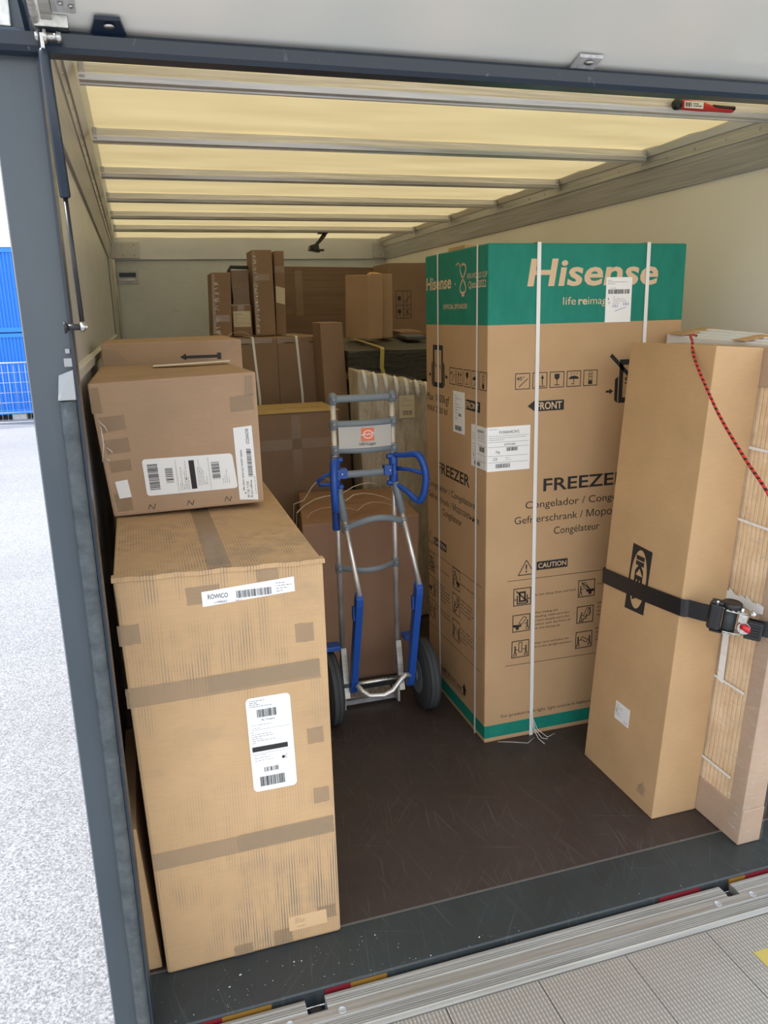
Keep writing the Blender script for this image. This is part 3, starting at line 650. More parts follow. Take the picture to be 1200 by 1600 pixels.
# straps over the freezer carton
def loop_x(x, w_=.013, e=.003):   # strap round front, top and back
    return G().ribbon([(x + .008, FY0 - e, -.0), (x, FY0 - e, FH * .5), (x - .006, FY0 - e, FH + e), (x - .006, FY0 + .3, FH + e), (x - .006, FY1 + e, FH + e), (x, FY1 + e, 0.01)], (1, 0, 0), w_)
def loop_y(y, w_=.013, e=.003):
    return G().ribbon([(FX0 - e, y, .0), (FX0 - e, y, FH * .5), (FX0 - e, y - .004, FH + e), (FX0 + .4, y - .004, FH + e), (FX1 + e, y - .004, FH + e), (FX1 + e, y, .01)], (0, 1, 0), w_)
for x, w_ in ((1.396, .015), (1.846, .015)): loop_x(x, w_).build('packing_strap', M['white_strap'], fz)
for y in (3.10, 2.705): loop_y(y, .012).build('packing_strap', M['white_strap'], fz)
cp = G()
for k, dx in enumerate((.02, .05, .10)): cp.tube([(1.40, FY0 - .006, .10), (1.404 + dx * .2, FY0 - .02, .03), (1.404 + dx * .5, FY0 - .05, .006), (1.40 + dx, FY0 - .09 + .03 * k, .004)], .0012, 5)
cp.tube([(1.405, FY0 - .03, .003), (1.36, FY0 - .06, .003), (1.30, FY0 - .03, .003), (1.25, FY0 - .01, .003)], .001, 5)
cp.build('strap_end', M['white_strap'], fz)
# stickers on the freezer carton
lb = patch(ff, .473, 1.650, .582, 1.811, 'shipping_label', M['paper'], fz, label='white shipping label')
Art(ff, .0022).bars(.482, 1.752, .572, 1.768, 34).specks(.480, 1.785, .575, 1.803, 3, 2).specks(.490, 1.770, .570, 1.775, 1, 3).specks(.505, 1.715, .560, 1.745, 4, 4).text('1', .482, .485, 1.730, .008).text('73', .482, .490, 1.716, .008).build('label_print', M['black_ink'], lb)
Art(ff, .0024).text('101', .503, .524, 1.704, .010).text('101', .548, .570, 1.710, .011).line(.512, 1.690, .560, 1.704, .0015).build('pen_marks', mat('blue pen', (.03, .05, .4), .5), lb)
lb = patch(ff, .001, 1.122, .176, 1.288, 'product_label', M['paper'], fz, label='white product label folded round the corner')
a = Art(ff, .0022); a.text('FV306N4CW2', .050, .130, 1.262, .011); a.bars(.080, 1.196, .125, 1.210, 24).bars(.035, 1.134, .095, 1.150, 30, seed=4); a.text('75kg', .035, .052, 1.190, .009).text('CE', .025, .042, 1.163, .010)
for yy in (1.255, 1.232, 1.214, 1.180, 1.156): a.line(.004, yy, .17, yy - .002, .0008)
a.specks(.008, 1.275, .045, 1.284, 1, 5).specks(.008, 1.236, .16, 1.250, 2, 6).specks(.075, 1.160, .13, 1.175, 2, 7).text('SHYFN1803', .070, .115, 1.218, .007); a.build('label_print', M['black_ink'], lb)
lb = patch(fl, .497, 1.126, .634, 1.286, 'product_label', M['paper'], fz, label='white product label folded round the corner')
a = Art(fl, .0022); a.text('FV306N4CW2', .545, .615, 1.262, .011).bars(.575, 1.192, .620, 1.210, 18).bars(.525, 1.134, .585, 1.150, 24, seed=6).text('CE', .512, .530, 1.165, .010)
for yy in (1.255, 1.232, 1.214, 1.180, 1.156): a.line(.50, yy, .632, yy, .0008)
a.specks(.51, 1.236, .62, 1.250, 2, 6).specks(.51, 1.185, .56, 1.208, 2, 9).build('label_print', M['black_ink'], lb)
lb = patch(fl, .313, 1.233, .427, 1.397, 'shipping_label', M['paper'], fz, label='small white label')
a = Art(fl, .0022).bars(.335, 1.243, .40, 1.262, 20).bars(.37, 1.30, .40, 1.312, 12).specks(.325, 1.275, .40, 1.385, 10, 3); a.line(.345, 1.275, .345, 1.38, .0008); a.build('label_print', M['black_ink'], lb)
g = G().box((1.24, 2.93, FH + .0035), (1.46, 3.10, FH + .022)); o = g.build('cardboard_sheet', M['card_flat'], None, .003); tag(o, 'small piece of pale cardboard lying on top of the freezer carton', 'cardboard')

# ------------------------------------------------------------------ tall flat-pack carton, leaning against the bay's right side
LX, LZ = .117, 1.585
kc = [(1.530, 1.976, .001), (1.706, 1.976, .001), (1.706, 2.408, .001), (1.530, 2.408, .001), (1.647, 1.978, LZ), (1.823, 1.978, LZ - .012), (1.823, 2.41, LZ - .012), (1.647, 2.41, LZ)]
kb = carton('flat_pack_box', kc, M['card_flat'], 'tall narrow brown furniture carton held by a black strap, leaning right', 'box', bevel=.004)
kf = boxface(kc, 'left')
a = Art(kf); a.poly([(.150, .905), (.260, .900), (.252, .672), (.142, .664)]); lg = a.build('logo_plate', M['black_ink'], kb)
a = Art(kf, .0012); a.disc(.201, .786, .044, .105, 40); a.build('logo_oval', M['card_flat'], lg)
Art(kf, .0016).text('IKEA', -.868, -.712, .180, .044, .035, rot=0).bm.free()
a = Art(kf, .0016)
def rot_text(a, txt, top, bottom, xl, cap, bold):
    cu = bpy.data.curves.new('t', 'FONT'); cu.body = txt; cu.size = 1; cu.offset = bold; cu.resolution_u = 3
    ob = bpy.data.objects.new('t', cu); COL.objects.link(ob); me = bpy.data.meshes.new_from_object(ob); COL.objects.unlink(ob); bpy.data.objects.remove(ob)
    xs = [v.co.x for v in me.vertices]; a0, b0 = min(xs), max(xs)
    vs = [a.bm.verts.new(a.P(xl + v.co.y / .71 * cap, top - (v.co.x - a0) / (b0 - a0) * (top - bottom))) for v in me.vertices]
    for p in me.polygons:
        try: a.bm.faces.new([vs[i] for i in p.vertices])
        except ValueError: pass
    bpy.data.meshes.remove(me)
rot_text(a, 'IKEA', .870, .706, .181, .042, .05); a.build('logo_lettering', M['black_ink'], lg)
lb = patch(kf, .162, .244, .246, .312, 'sticker', M['paper'], kb, label='small white sticker')
a = Art(kf, .0022).specks(.168, .285, .205, .305, 3, 2).specks(.168, .26, .20, .275, 3, 5).ring(.172, .280, .006, .006, .002).specks(.22, .25, .24, .26, 2, 3); a.build('sticker_print', M['grey_ink'], lb)
a = Art(kf)
for i in range(8): a.line(.335 + i * .005, .05, .345 + i * .005, .10 - abs(i - 4) * .005, .0018)
a.build('scuffs', M['grey_ink'], kb)

# wrapped bundle of slats
pc = [(1.708, 1.772, .001), (1.792, 1.772, .001), (1.792, 2.45, .001), (1.708, 2.45, .001), (1.708 + LX, 1.772, LZ - .01), (1.792 + LX, 1.772, LZ - .01), (1.792 + LX, 2.45, LZ - .01), (1.708 + LX, 2.45, LZ - .01)]
def lerpz(c, z0, z1, y0, y1, ex=0.0, ey=0.0):
    f = lambda p, q, z: Vector(p).lerp(Vector(q), (z - p[2]) / (q[2] - p[2]))
    out = []
    for z in (z0, z1):
        b = [f(c[i], c[i + 4], z) for i in range(4)]
        b[0].y = b[1].y = y0; b[2].y = b[3].y = y1
        b[0].x -= ex; b[3].x -= ex; b[1].x += ex; b[2].x += ex; out += b
    return [tuple(v) for v in out]
sb = empty('slat_bundle', (1.75, 2.1, 0)); tag(sb, 'film-wrapped bundle of pale wooden slats standing behind the ratchet, at right edge', 'bundle')
wood = mat('pale slat wood', (.66, .47, .28), .5); t = NT(wood); n = t.noise(t.coord((60, 4, 1.2)), 3, 5); t.col(t.mix(t.ramp(n, [(.35, 0), (.65, 1)]), (.66, .46, .26), (.82, .62, .40)))
nsl = 31; y0_, y1_ = 1.835, 2.40
for k in range(nsl):
    ya = y0_ + (y1_ - y0_) * k / nsl; q = lerpz(pc, .02, LZ - .05, ya + .0010, ya + (y1_ - y0_) / nsl - .0010, -.004)
    G().hexa(q).build('slat', wood, sb, .0035)
G().hexa(lerpz(pc, .002, .125, 1.770, 2.452, .0015)).build('end_cap', M['card_wrap'], sb, .004)
G().hexa(lerpz(pc, LZ - .13, LZ - .011, 1.770, 2.452, .0015)).build('end_cap', M['card_wrap'], sb, .004)
q = lerpz(pc, .125, LZ - .13, 1.773, 1.832, .0005); G().hexa(q).build('edge_protector', M['card_wrap'], sb, .003)
pf = Face(pc[3], pc[0], pc[7])
def pfx(y): return 2.45 - y
for z0, z1, nm in ((.512, .522, 'w'), (.215, .226, 'w'), (1.05, 1.06, 'w'), (1.28, 1.29, 'w')):
    g = G().ribbon([pf.pt(pfx(2.4), z0, .004), pf.pt(pfx(1.84), z0 - .012, .004)], pf.v, .0085); g.build('white_band', M['white_strap'], sb)
g = G(); zz = .77
for k in range(8):
    ya = 2.02 - k * .025; g.hexa([pf.pt(pfx(ya), zz + .006 * ((k * 7) % 3 - 1), .0035), pf.pt(pfx(ya - .026), zz + .006 * ((k * 5) % 3 - 1), .0035), pf.pt(pfx(ya - .026), zz + .03 + .008 * ((k * 3) % 3), .0035), pf.pt(pfx(ya), zz + .03 + .006 * (k % 3), .0035)] + [pf.pt(pfx(ya) , zz + .006 * ((k * 7) % 3 - 1), .0055), pf.pt(pfx(ya - .026), zz + .006 * ((k * 5) % 3 - 1), .0055), pf.pt(pfx(ya - .026), zz + .03 + .008 * ((k * 3) % 3), .0055), pf.pt(pfx(ya), zz + .03 + .006 * (k % 3), .0055)])
g.build('torn_tape', M['paper'], sb)
g = G(); g.hexa([pf.pt(pfx(1.962), .50, .004), pf.pt(pfx(1.935), .492, .004), pf.pt(pfx(1.945), .76, .004), pf.pt(pfx(1.968), .76, .004)] + [pf.pt(pfx(1.962), .50, .006), pf.pt(pfx(1.935), .492, .006), pf.pt(pfx(1.945), .76, .006), pf.pt(pfx(1.968), .76, .006)])
g.build('paper_strip', M['paper'], sb)
# clear film round the bundle
bm = bmesh.new(); NZ, rows = 60, []
cpts = [(-.004, 2.40), (-.004, 2.2), (-.004, 2.0), (-.004, 1.9), (-.004, 1.84), (-.004, 1.768), (.02, 1.767), (.05, 1.767), (.088, 1.767), (.088, 1.9), (.088, 2.4)]
for j in range(NZ + 1):
    z = .01 + (LZ - .03) * j / NZ; r_ = []
    for i, (dx, y) in enumerate(cpts):
        nz_ = .0018 * math.sin(i * 5.1 + j * 1.3) + .0015 * math.sin(j * 2.9 + i)
        r_.append(bm.verts.new((1.708 + LX * z / LZ + dx - (abs(nz_) if dx < 0 else 0), y - (abs(nz_) if y < 1.77 else 0), z)))
    rows.append(r_)
for A, B in zip(rows, rows[1:]):
    for i in range(len(cpts) - 1): bm.faces.new((A[i], A[i + 1], B[i + 1], B[i])).smooth = True
me = bpy.data.meshes.new('film_wrap'); bm.to_mesh(me); bm.free(); link(me, 'film_wrap', M['film'], sb)

# white boards standing behind the flat-pack carton
for k in range(4):
    x0 = 1.838 + k * .034; dxx = .10
    c = [(x0, 2.08, .002), (x0 + .026, 2.08, .002), (x0 + .026, 2.60 - .03 * k, .002), (x0, 2.60 - .03 * k, .002)]
    zf, zb = 1.578 + .006 * k, 1.600 + .006 * k
    c += [(x0 + .095, 2.08, zf), (x0 + .121, 2.08, zf), (x0 + .121, 2.60 - .03 * k, zb), (x0 + .095, 2.60 - .03 * k, zb)]
    o = G().hexa(c).build('white_board', M['foam'], None, .003)
    tag(o, ['white board standing behind the leaning carton, nearest to the carton', 'second white board behind the leaning carton', 'third white board behind the leaning carton', 'white board behind the leaning carton, nearest the side wall'][k], 'board', 'white boards on edge')
tp = G()
def boardtop(y, w_): 
    z = lambda yy: 1.555 + (yy - 1.56) * .0433
    return [(1.925, y, z(y) + .001), (2.075, y, z(y) + .02), (2.075, y + w_, z(y + w_) + .02), (1.925, y + w_, z(y + w_) + .001), (1.925, y, z(y) + .004), (2.075, y, z(y) + .023), (2.075, y + w_, z(y + w_) + .023), (1.925, y + w_, z(y + w_) + .004)]
for y, w_ in ((2.18, .06), (2.50, .08)):
    o = G().hexa(boardtop(y, w_)).build('tape_wrap', M['card_flat'], None, .001); tag(o, 'brown paper tape round the white boards, ' + ('in their middle' if y < 2.3 else 'at their far end'), 'tape', 'tapes round the white boards')

# ------------------------------------------------------------------ black strap with ratchet
st = empty('ratchet_strap', (1.62, 1.9, .7)); tag(st, 'black webbing strap with ratchet buckle pulled across the leaning carton', 'strap')
def onl(z): return 1.530 + LX * z / LZ
z0, z1 = .737, .768
G().ribbon([(1.82, 2.418, z0 + .02), (1.70, 2.416, z0 + .01), (onl(z0) - .004, 2.414, z0), (onl(z0) - .004, 2.18, .75), (onl(z1) - .004, 1.971, z1), (onl(z1) + .008, 1.969, z1 - .004), (1.605, 1.962, .765), (1.625, 1.925, .764), (1.645, 1.890, .765)], [(0, 0, 1)] * 9, .058, .003).build('webbing', M['black'], st)
G().ribbon([(1.715, 1.822, .745), (1.745, 1.785, .742), (1.765, 1.760, .740), (1.84, 1.760, .736), (1.89, 1.772, .735), (2.414, 2.02, .73)], [(0, 0, 1)] * 6, .050, .003).build('webbing', M['black'], st)
RT = empty('ratchet_buckle', (0, 0, 0)); RT.parent = st; RT.location = Vector((1.672, 1.855, .765)) - wloc(st); RT.rotation_euler = (0, .10, -.80); RT['label'] = 'black and zinc ratchet with red release'
rcx, rcy, rcz = 1.672, 1.850, .765   # drum axis vertical
g = G().lathe((rcx, rcy, rcz + .035), (0, 0, 1), [(0, .028), (.004, .030), (.016, .030), (.019, .027), (.0195, .020), (.018, .019)], 36); g.build('drum_cap', M['black'], RT)
g = G().lathe((rcx, rcy, rcz - .034), (0, 0, 1), [(0, .020), (.067, .020)], 28); g.build('webbing_roll', M['rubber'], RT)
g = G()
for z in (rcz + .029, rcz - .040):
    pts = [(rcx - .03, rcy - .010), (rcx - .012, rcy - .027), (rcx + .02, rcy - .027), (rcx + .045, rcy - .016), (rcx + .07, rcy - .010), (rcx + .07, rcy + .010), (rcx - .03, rcy + .012)]
    g.extrude(pts, z, z + .004, 'z')
for k in range(10):
    a_ = 6.2832 * k / 10
    for z in (rcz + .033, rcz - .045): g.box((rcx + .026 * math.cos(a_) - .004, rcy + .026 * math.sin(a_) - .004, z), (rcx + .026 * math.cos(a_) + .004, rcy + .026 * math.sin(a_) + .004, z + .003))
g.build('side_plates', M['steel'], RT, .0006)
g = G(); g.extrude([(rcx - .062, rcy - .012), (rcx - .056, rcy - .026), (rcx - .030, rcy - .030), (rcx - .022, rcy - .026), (rcx - .022, rcy + .012), (rcx - .062, rcy + .010)], rcz - .040, rcz + .042, 'z'); g.box((rcx - .058, rcy - .024, rcz + .042), (rcx - .022, rcy + .006, rcz + .052)); g.box((rcx - .05, rcy - .032, rcz - .046), (rcx - .012, rcy + .004, rcz - .040)); g.build('handle_end', M['black'], RT, .004)
g = G().extrude([(rcx + .048, rcy - .028), (rcx + .092, rcy - .026), (rcx + .097, rcy - .020), (rcx + .097, rcy - .006), (rcx + .048, rcy - .004)], rcz - .044, rcz + .010, 'z')
for k in range(5): g.box((rcx + .052, rcy - .030, rcz - .034 + k * .009), (rcx + .09, rcy - .027, rcz - .031 + k * .009))
g.build('release_grip', M['black'], RT, .003)
g = G(); g.lathe((rcx + .045, rcy - .031, rcz - .012), (0, 1, 0), [(0, .019), (.004, .020), (.010, .020)], 24); g.lathe((rcx + .060, rcy - .022, rcz + .034), (0, 0, 1), [(0, .012), (.006, .012), (.010, .008), (.014, .004)], 14); g.box((rcx + .025, rcy - .03, rcz + .004), (rcx + .05, rcy - .01, rcz + .030)); g.build('pawl_plates', M['steel'], RT, .001)
G().tube([(rcx + .036, rcy - .036, rcz - .006), (rcx + .045, rcy - .040, rcz - .004), (rcx + .056, rcy - .040, rcz - .009), (rcx + .060, rcy - .038, rcz - .016)], [.007, .009, .010, .006], 12).build('release_lever', M['red'], RT)
g = G()
for x in (rcx - .04, rcx + .032): g.lathe((x, rcy - .02, rcz + .043 if x < rcx else rcz + .036), (0, 0, 1), [(0, .004), (.010, .004), (.011, .002)], 10)
g.build('rivets', M['paper'], RT)

# red cord
P = [Vector(p) for p in ((1.760, 2.215, 1.607), (1.725, 2.19, 1.611), (1.695, 2.16, 1.607), (1.662, 2.108, 1.594), (1.628, 2.05, 1.546), (1.574, 1.90, 1.445), (1.54, 1.80, 1.385), (1.492, 1.65, 1.309), (1.440, 1.50, 1.245), (1.46, 1.42, 1.12), (1.52, 1.38, .8), (1.58, 1.35, .4), (1.62, 1.33, .02), (1.70, 1.25, -.0145))]
pts = []
for i in range(len(P) - 1):
    a_, b_, c_, d_ = P[max(i - 1, 0)], P[i], P[i + 1], P[min(i + 2, len(P) - 1)]
    for k in range(14):
        q = k / 14; pts.append(.5 * ((2 * b_) + (c_ - a_) * q + (2 * a_ - 5 * b_ + 4 * c_ - d_) * q * q + (3 * b_ - a_ - 3 * c_ + d_) * q ** 3))
g = G().tube(pts, .0042, 10)
rd = mat('red cord with black flecks', (.52, .02, .03), .6); t = NT(rd)
t.col(t.mix(t.ramp(wave(t, t.coord((1.0, .9, 1.15)), 17.0, 'DIAGONAL', .4), [(.62, 0), (.70, 1)]), (.62, .03, .03), (.02, .006, .006)))
o = g.build('rope', rd, None); tag(o, 'thin red cord with black flecks hanging diagonally in front of the leaning carton', 'rope')
# ------------------------------------------------------------------ big carton near the post, and the tilted one on it
bc = [(-.080, 1.832, .003), (.398, 1.832, .003), (.402, 2.86, .003), (-.085, 2.86, .003), (-.105, 1.832, 1.118), (.394, 1.832, 1.108), (.402, 2.88, 1.112), (-.112, 2.88, 1.115)]
bb = carton('large_box', bc, M['card_dirty'], 'large scuffed brown carton standing nearest the left post', 'box', bevel=.008)
bf = boxface(bc, 'front'); bt = boxface(bc, 'top')
sh = -.06
T_ = M['tape']
def px(x): return x + .08
# overhanging, slightly crumpled lid edge
g = G(); n = 40
for k in range(n):
    a_, b_ = -.108 + .506 * k / n, -.108 + .506 * (k + 1) / n; za = 1.118 - .010 * k / n; zb = 1.118 - .010 * (k + 1) / n
    ja = .0010 * math.sin(k * .7) + .0006 * math.sin(k * 2.3); jb = .0010 * math.sin((k + 1) * .7) + .0006 * math.sin((k + 1) * 2.3)
    g.hexa([(a_, 1.828 + ja, za - .007 + ja*.5), (b_, 1.828 + jb, zb - .007 + jb*.5), (b_, 1.86, zb), (a_, 1.86, za), (a_, 1.829 + ja, za + .004 + ja), (b_, 1.829 + jb, zb + .004 + jb), (b_, 1.86, zb + .003), (a_, 1.86, za + .003)])
bmesh.ops.remove_doubles(g.bm, verts=g.bm.verts[:], dist=.0004)
g.build('lid_edge', M['card_dirty'], bb)
lid = []
for (u0, u1) in ((.003, bt.w / 2 - .002), (bt.w / 2 + .002, bt.w - .003)):
    g = G(); q = [(u0, .004), (u1, .004), (u1, bt.h - .004), (u0, bt.h - .004)]
    g.hexa([bt.pt(a, b, -.001) for a, b in q] + [bt.pt(a, b, .0035) for a, b in q]).build('lid_flap', M['card_dirty'], bb, .0012)
def tape(face, x0, y0, x1, y1, parent, skew=0.0, off=0.0, th=.0006):
    g = G(); N = 14; r = random.Random(int(x0 * 977 + y0 * 331)); hor = (x1 - x0) > (y1 - y0)
    pts = []
    e0 = [r.uniform(-.0012, .0012) for _ in range(5)]; e1 = [r.uniform(-.0012, .0012) for _ in range(5)]
    if hor: pts = [(x0 + e0[k], y0 + (y1 - y0) * k / 4) for k in range(4, -1, -1)] + [(x1 + e1[k], y0 + skew + (y1 - y0) * k / 4) for k in range(5)]
    else: pts = [(x0 + (x1 - x0) * k / 4, y0 + e0[k]) for k in range(5)] + [(x0 + skew + (x1 - x0) * k / 4, y1 + e1[k]) for k in range(4, -1, -1)]
    A = [g.bm.verts.new(face.pt(a, b, .0003 + off)) for a, b in pts]; B = [g.bm.verts.new(face.pt(a, b, .0003 + off + th)) for a, b in pts]
    g.bm.faces.new(A[::-1]); g.bm.faces.new(B); n = len(pts)
    for k in range(n): g.bm.faces.new((A[k], A[(k + 1) % n], B[(k + 1) % n], B[k]))
    return g.build('tape', M['tape'], parent)
tape(bt, bt.w / 2 - .028, .03, bt.w / 2 + .026, .70, bb, off=.004)
tape(bt, bt.w / 2 - .030, .0, bt.w / 2 + .024, .09, bb, off=.0048)
tape(bf, -.006, .786, .472, .838, bb, .004); tape(bf, .19, .795, .47, .840, bb, .004, .0008)
tape(bf, .004, .322, .480, .372, bb, .004); tape(bf, .22, .325, .478, .376, bb, .004, .0008)
for (x0, y0, x1, y1) in ((.415, .895, .462, .945), (.425, .605, .468, .650), (.43, .425, .472, .47), (.415, .055, .468, .095), (-.005, .95, .045, 1.0), (.33, 1.05, .385, 1.10), (.16, 1.03, .24, 1.075), (.29, .005, .34, .052), (.18, .003, .23, .035)): tape(bf, x0, y0, x1, y1, bb)
def fold(x0, y0, x1, y1, s=1):   # rotated art keeps label axis aligned
    pass
lb = patch(bf, .196, 1.022, .422, 1.060, 'product_label', M['paper'], bb, label='long white barcode sticker', skew=.012)
a = Art(bf, .0022).text('ROWICO', .210, .258, 1.040, .012, .004).bars(.278, 1.034, .365, 1.053, 36, seed=2).text('1199037', .225, .255, 1.027, .006).specks(.275, 1.026, .365, 1.031, 1, 2).specks(.376, 1.036, .415, 1.064, 4, 3); a.build('label_print', M['black_ink'], lb)
lb = patch(bf, .274, .494, .388, .762, 'shipping_label', M['paper'], bb, label='white shipping label with a black bar', round_=.012)
a = Art(bf, .0022).bars(.300, .706, .350, .728, 24, seed=3).text('SEL Transport', .310, .345, .696, .005).rect(.280, .610, .372, .624).bars(.306, .549, .344, .562, 18, seed=5).bars(.292, .508, .358, .536, 34, seed=8).specks(.283, .735, .37, .756, 4, 1).specks(.282, .632, .345, .668, 6, 4, w=.0009).specks(.284, .672, .34, .69, 2, 8, w=.0008).specks(.284, .58, .35, .603, 3, 9, w=.0008)
a.disc(.358, .583, .004).line(.355, .588, .368, .578, .001).line(.356, .578, .368, .590, .001).line(.279, .604, .385, .604, .0005).line(.279, .672, .385, .672, .0005); a.build('label_print', M['black_ink'], lb)
lb = patch(bf, .332, .040, .440, .085, 'old_sticker', mat('faded orange sticker', (.66, .44, .24), .4), bb, label='faded pale sticker', round_=.004)
Art(bf, .0022).specks(.35, .062, .38, .08, 3, 2).specks(.355, .045, .40, .055, 1, 3).build('sticker_print', M['grey_ink'], lb)

# tilted smaller carton resting on the big one
z0 = 1.121
ac = [(-.114, 2.43, z0 + .004), (.340, 2.425, z0 + .010), (.335, 2.97, z0 - .001), (-.118, 2.97, z0 - .001), (-.146, 2.41, 1.527), (.336, 2.405, 1.541), (.300, 2.965, 1.545), (-.128, 2.965, 1.545)]
ab = carton('tilted_box', ac, M['card_small'], 'medium brown carton tilted on top of the large scuffed carton', 'box', bevel=.007)
af = boxface(ac, 'front'); at_ = boxface(ac, 'top'); ar = boxface(ac, 'right')
# af axes: u along the bottom edge, v up along the (leaning) left edge
def AX(x, z):  # world x,z on the front face -> (u, v)
    p = Vector((x, 2.43, z)) - af.o
    uv = af.u.dot(af.v); pu, pv = p.dot(af.u), p.dot(af.v); det = 1 - uv * uv
    return ((pu - uv * pv) / det, (pv - uv * pu) / det)
def apoly(g, pts, o0, o1):
    q = [af.pt(*AX(*p), 0) for p in pts]; n_ = af.n; c_ = [Vector((p[0], 0, p[1])) for p in pts]
    pl_ = [af.o + Vector((p[0] - af.o.x, 0, p[1] - af.o.z)) for p in pts]
    out = []
    for p in pl_:
        d_ = (p - af.o).dot(af.n); out.append(p - Vector((0, 1, 0)) * (d_ / af.n.y))
    g.hexa([p + af.n * o0 for p in out] + [p + af.n * o1 for p in out])
def apatch(pts, name, m, label=None, rnd=0):
    g = G(); apoly(g, pts, .0002, .0014 if name != 'tape' else .0007)
    if rnd:
        es = [e for e in g.bm.edges if e.calc_length() < .002]
        bmesh.ops.bevel(g.bm, geom=es, offset=rnd, segments=4, profile=.5, affect='EDGES')
    o = g.build(name, m, ab)
    if label: o['label'] = label
    return o
def AF(x0, z0, x1, z1, x2, z2):   # label frame: lower-left, lower-right, upper-left in world x,z
    def P_(x, z):
        p = af.o + Vector((x - af.o.x, 0, z - af.o.z)); return p - Vector((0, 1, 0)) * ((p - af.o).dot(af.n) / af.n.y)
    return Face(P_(x0, z0), P_(x1, z1), P_(x2, z2))
lb = apatch([(-.012, 1.182), (.261, 1.185), (.249, 1.296), (-.018, 1.296)], 'shipping_label', M['paper'], 'white shipping label with a black bar, turned sideways', .010)
f_ = AF(-.012, 1.182, .261, 1.185, -.018, 1.296)
a = Art(f_, .0022).bars(.012, .018, .042, .098, 30, True, 3).bars(.062, .036, .084, .082, 14, True, 4).rect(.134, .010, .150, .100).bars(.200, .035, .224, .090, 20, True, 6).specks(.100, .01, .13, .10, 6, 3, True, .0009).specks(.155, .02, .185, .10, 6, 5, True, .0009).specks(.228, .02, .252, .10, 4, 7, True, .0008)
a.text('4', .118, .123, .04, .008).line(.095, .004, .095, .105, .0006).line(.192, .004, .192, .105, .0006); a.build('label_print', M['black_ink'], lb)
lb = apatch([(.264, 1.146), (.322, 1.141), (.314, 1.378), (.257, 1.374)], 'product_label', M['paper'], 'white barcode sticker on the right edge')
f_ = AF(.264, 1.146, .322, 1.141, .257, 1.374)
a = Art(f_, .0022); a.bars(.034, .075, .048, .165, 34, True, 4).specks(.012, .02, .028, .20, 1, 4, True, .003).specks(.050, .02, .056, .20, 1, 5, True, .001)
rot_text(a, 'ROWICO', .226, .180, .036, .010, .004); rot_text(a, 'Halifax cabinet, OC black metal, legs', .16, .03, .015, .006, 0); rot_text(a, '50,4 x 38 x 48', .06, .008, .026, .007, 0); rot_text(a, 'Weight 6.8 kg', .065, .008, .038, .006, 0)
a.build('label_print', M['black_ink'], lb)
lb = apatch([(-.092, 1.181), (-.057, 1.184), (-.064, 1.238), (-.100, 1.234)], 'small_sticker', M['paper'], 'small white sticker')
for pts in ([(-.118, 1.382), (-.052, 1.390), (-.055, 1.433), (-.125, 1.428)], [(-.112, 1.318), (-.046, 1.322), (-.050, 1.366), (-.118, 1.360)], [(-.108, 1.262), (-.048, 1.266), (-.05, 1.30), (-.112, 1.297)], [(-.10, 1.14), (-.055, 1.142), (-.06, 1.20), (-.108, 1.198)], [(.255, 1.422), (.325, 1.427), (.323, 1.475), (.253, 1.468)], [(.300, 1.47), (.324, 1.47), (.324, 1.53), (.302, 1.53)], [(-.142, 1.44), (-.112, 1.44), (-.118, 1.515), (-.144, 1.512)]):
    apatch(pts, 'tape', M['tape'])
g = G()
f_ = AF(-.1, 1.126, .3, 1.133, -.101, 1.2)
a = Art(f_, .0008)
for x in (.10, .215, .330): a.path([(x - .012, .012), (x - .006, .028), (x + .004, .012), (x + .010, .028)], .0018)
a.build('staple_marks', M['black_ink'], ab)
Art(at_, .0008).specks(.08, .12, .30, .16, 2, 4, w=.006).line(.20, .10, .33, .16, .003).build('top_scuffs', M['grey_ink'], ab)
tp_ = G(); tp_.hexa([at_.pt(a, b, o_) for o_ in (.0003, .0012) for a, b in ((.18, .40), (.44, .40), (.44, .45), (.18, .45))]).build('tape', M['paper'], ab)
g = G()
for (x, z_0, x2, z2) in ((-.128, 1.42, -.105, 1.385), (-.122, 1.40, -.128, 1.30), (-.112, 1.34, -.098, 1.318), (-.118, 1.31, -.110, 1.295)):
    g.tube([(x, 2.412, z_0), ((x + x2) / 2 + .006, 2.405, (z_0 + z2) / 2), (x2, 2.412, z2)], .0012, 5)
g.build('torn_film', M['white_strap'], ab)

# thin flat carton between the post and the big carton
o = G().hexa([(-.135, 1.862, .002), (-.092, 1.862, .002), (-.092, 2.40, .002), (-.135, 2.40, .002), (-.150, 1.862, .437), (-.118, 1.862, .437), (-.118, 2.40, .437), (-.150, 2.40, .437)]).build('flat_box', M['card_flat'], None, .003)
tag(o, 'thin flat cardboard pack squeezed between the left post and the large carton', 'box')

# ------------------------------------------------------------------ cargo further in
c = corners(-.122, .375, 3.02, 3.62, 0.002, 1.622); c[6] = (.375, 3.62, 1.626)
db = carton('arrow_box', c, M['card_small'], 'brown carton with a black printed arrow, behind the tilted carton', 'box', seam=None)
f_ = boxface(c, 'front')
Art(f_).poly([(.27, 1.562), (.292, 1.575), (.292, 1.550)]).rect(.29, 1.556, .405, 1.567).rect(.405, 1.550, .420, 1.574).build('printed_arrow', M['black_ink'], db)
Art(f_, .0022).poly([(.41, 1.612), (.475, 1.612), (.458, 1.585), (.44, 1.578)]).build('torn_tape', M['tape'], db)
Art(f_, .0022).poly([(.003, 1.60), (.045, 1.60), (.085, 1.555), (.012, 1.555)]).build('tape', M['tape'], db)
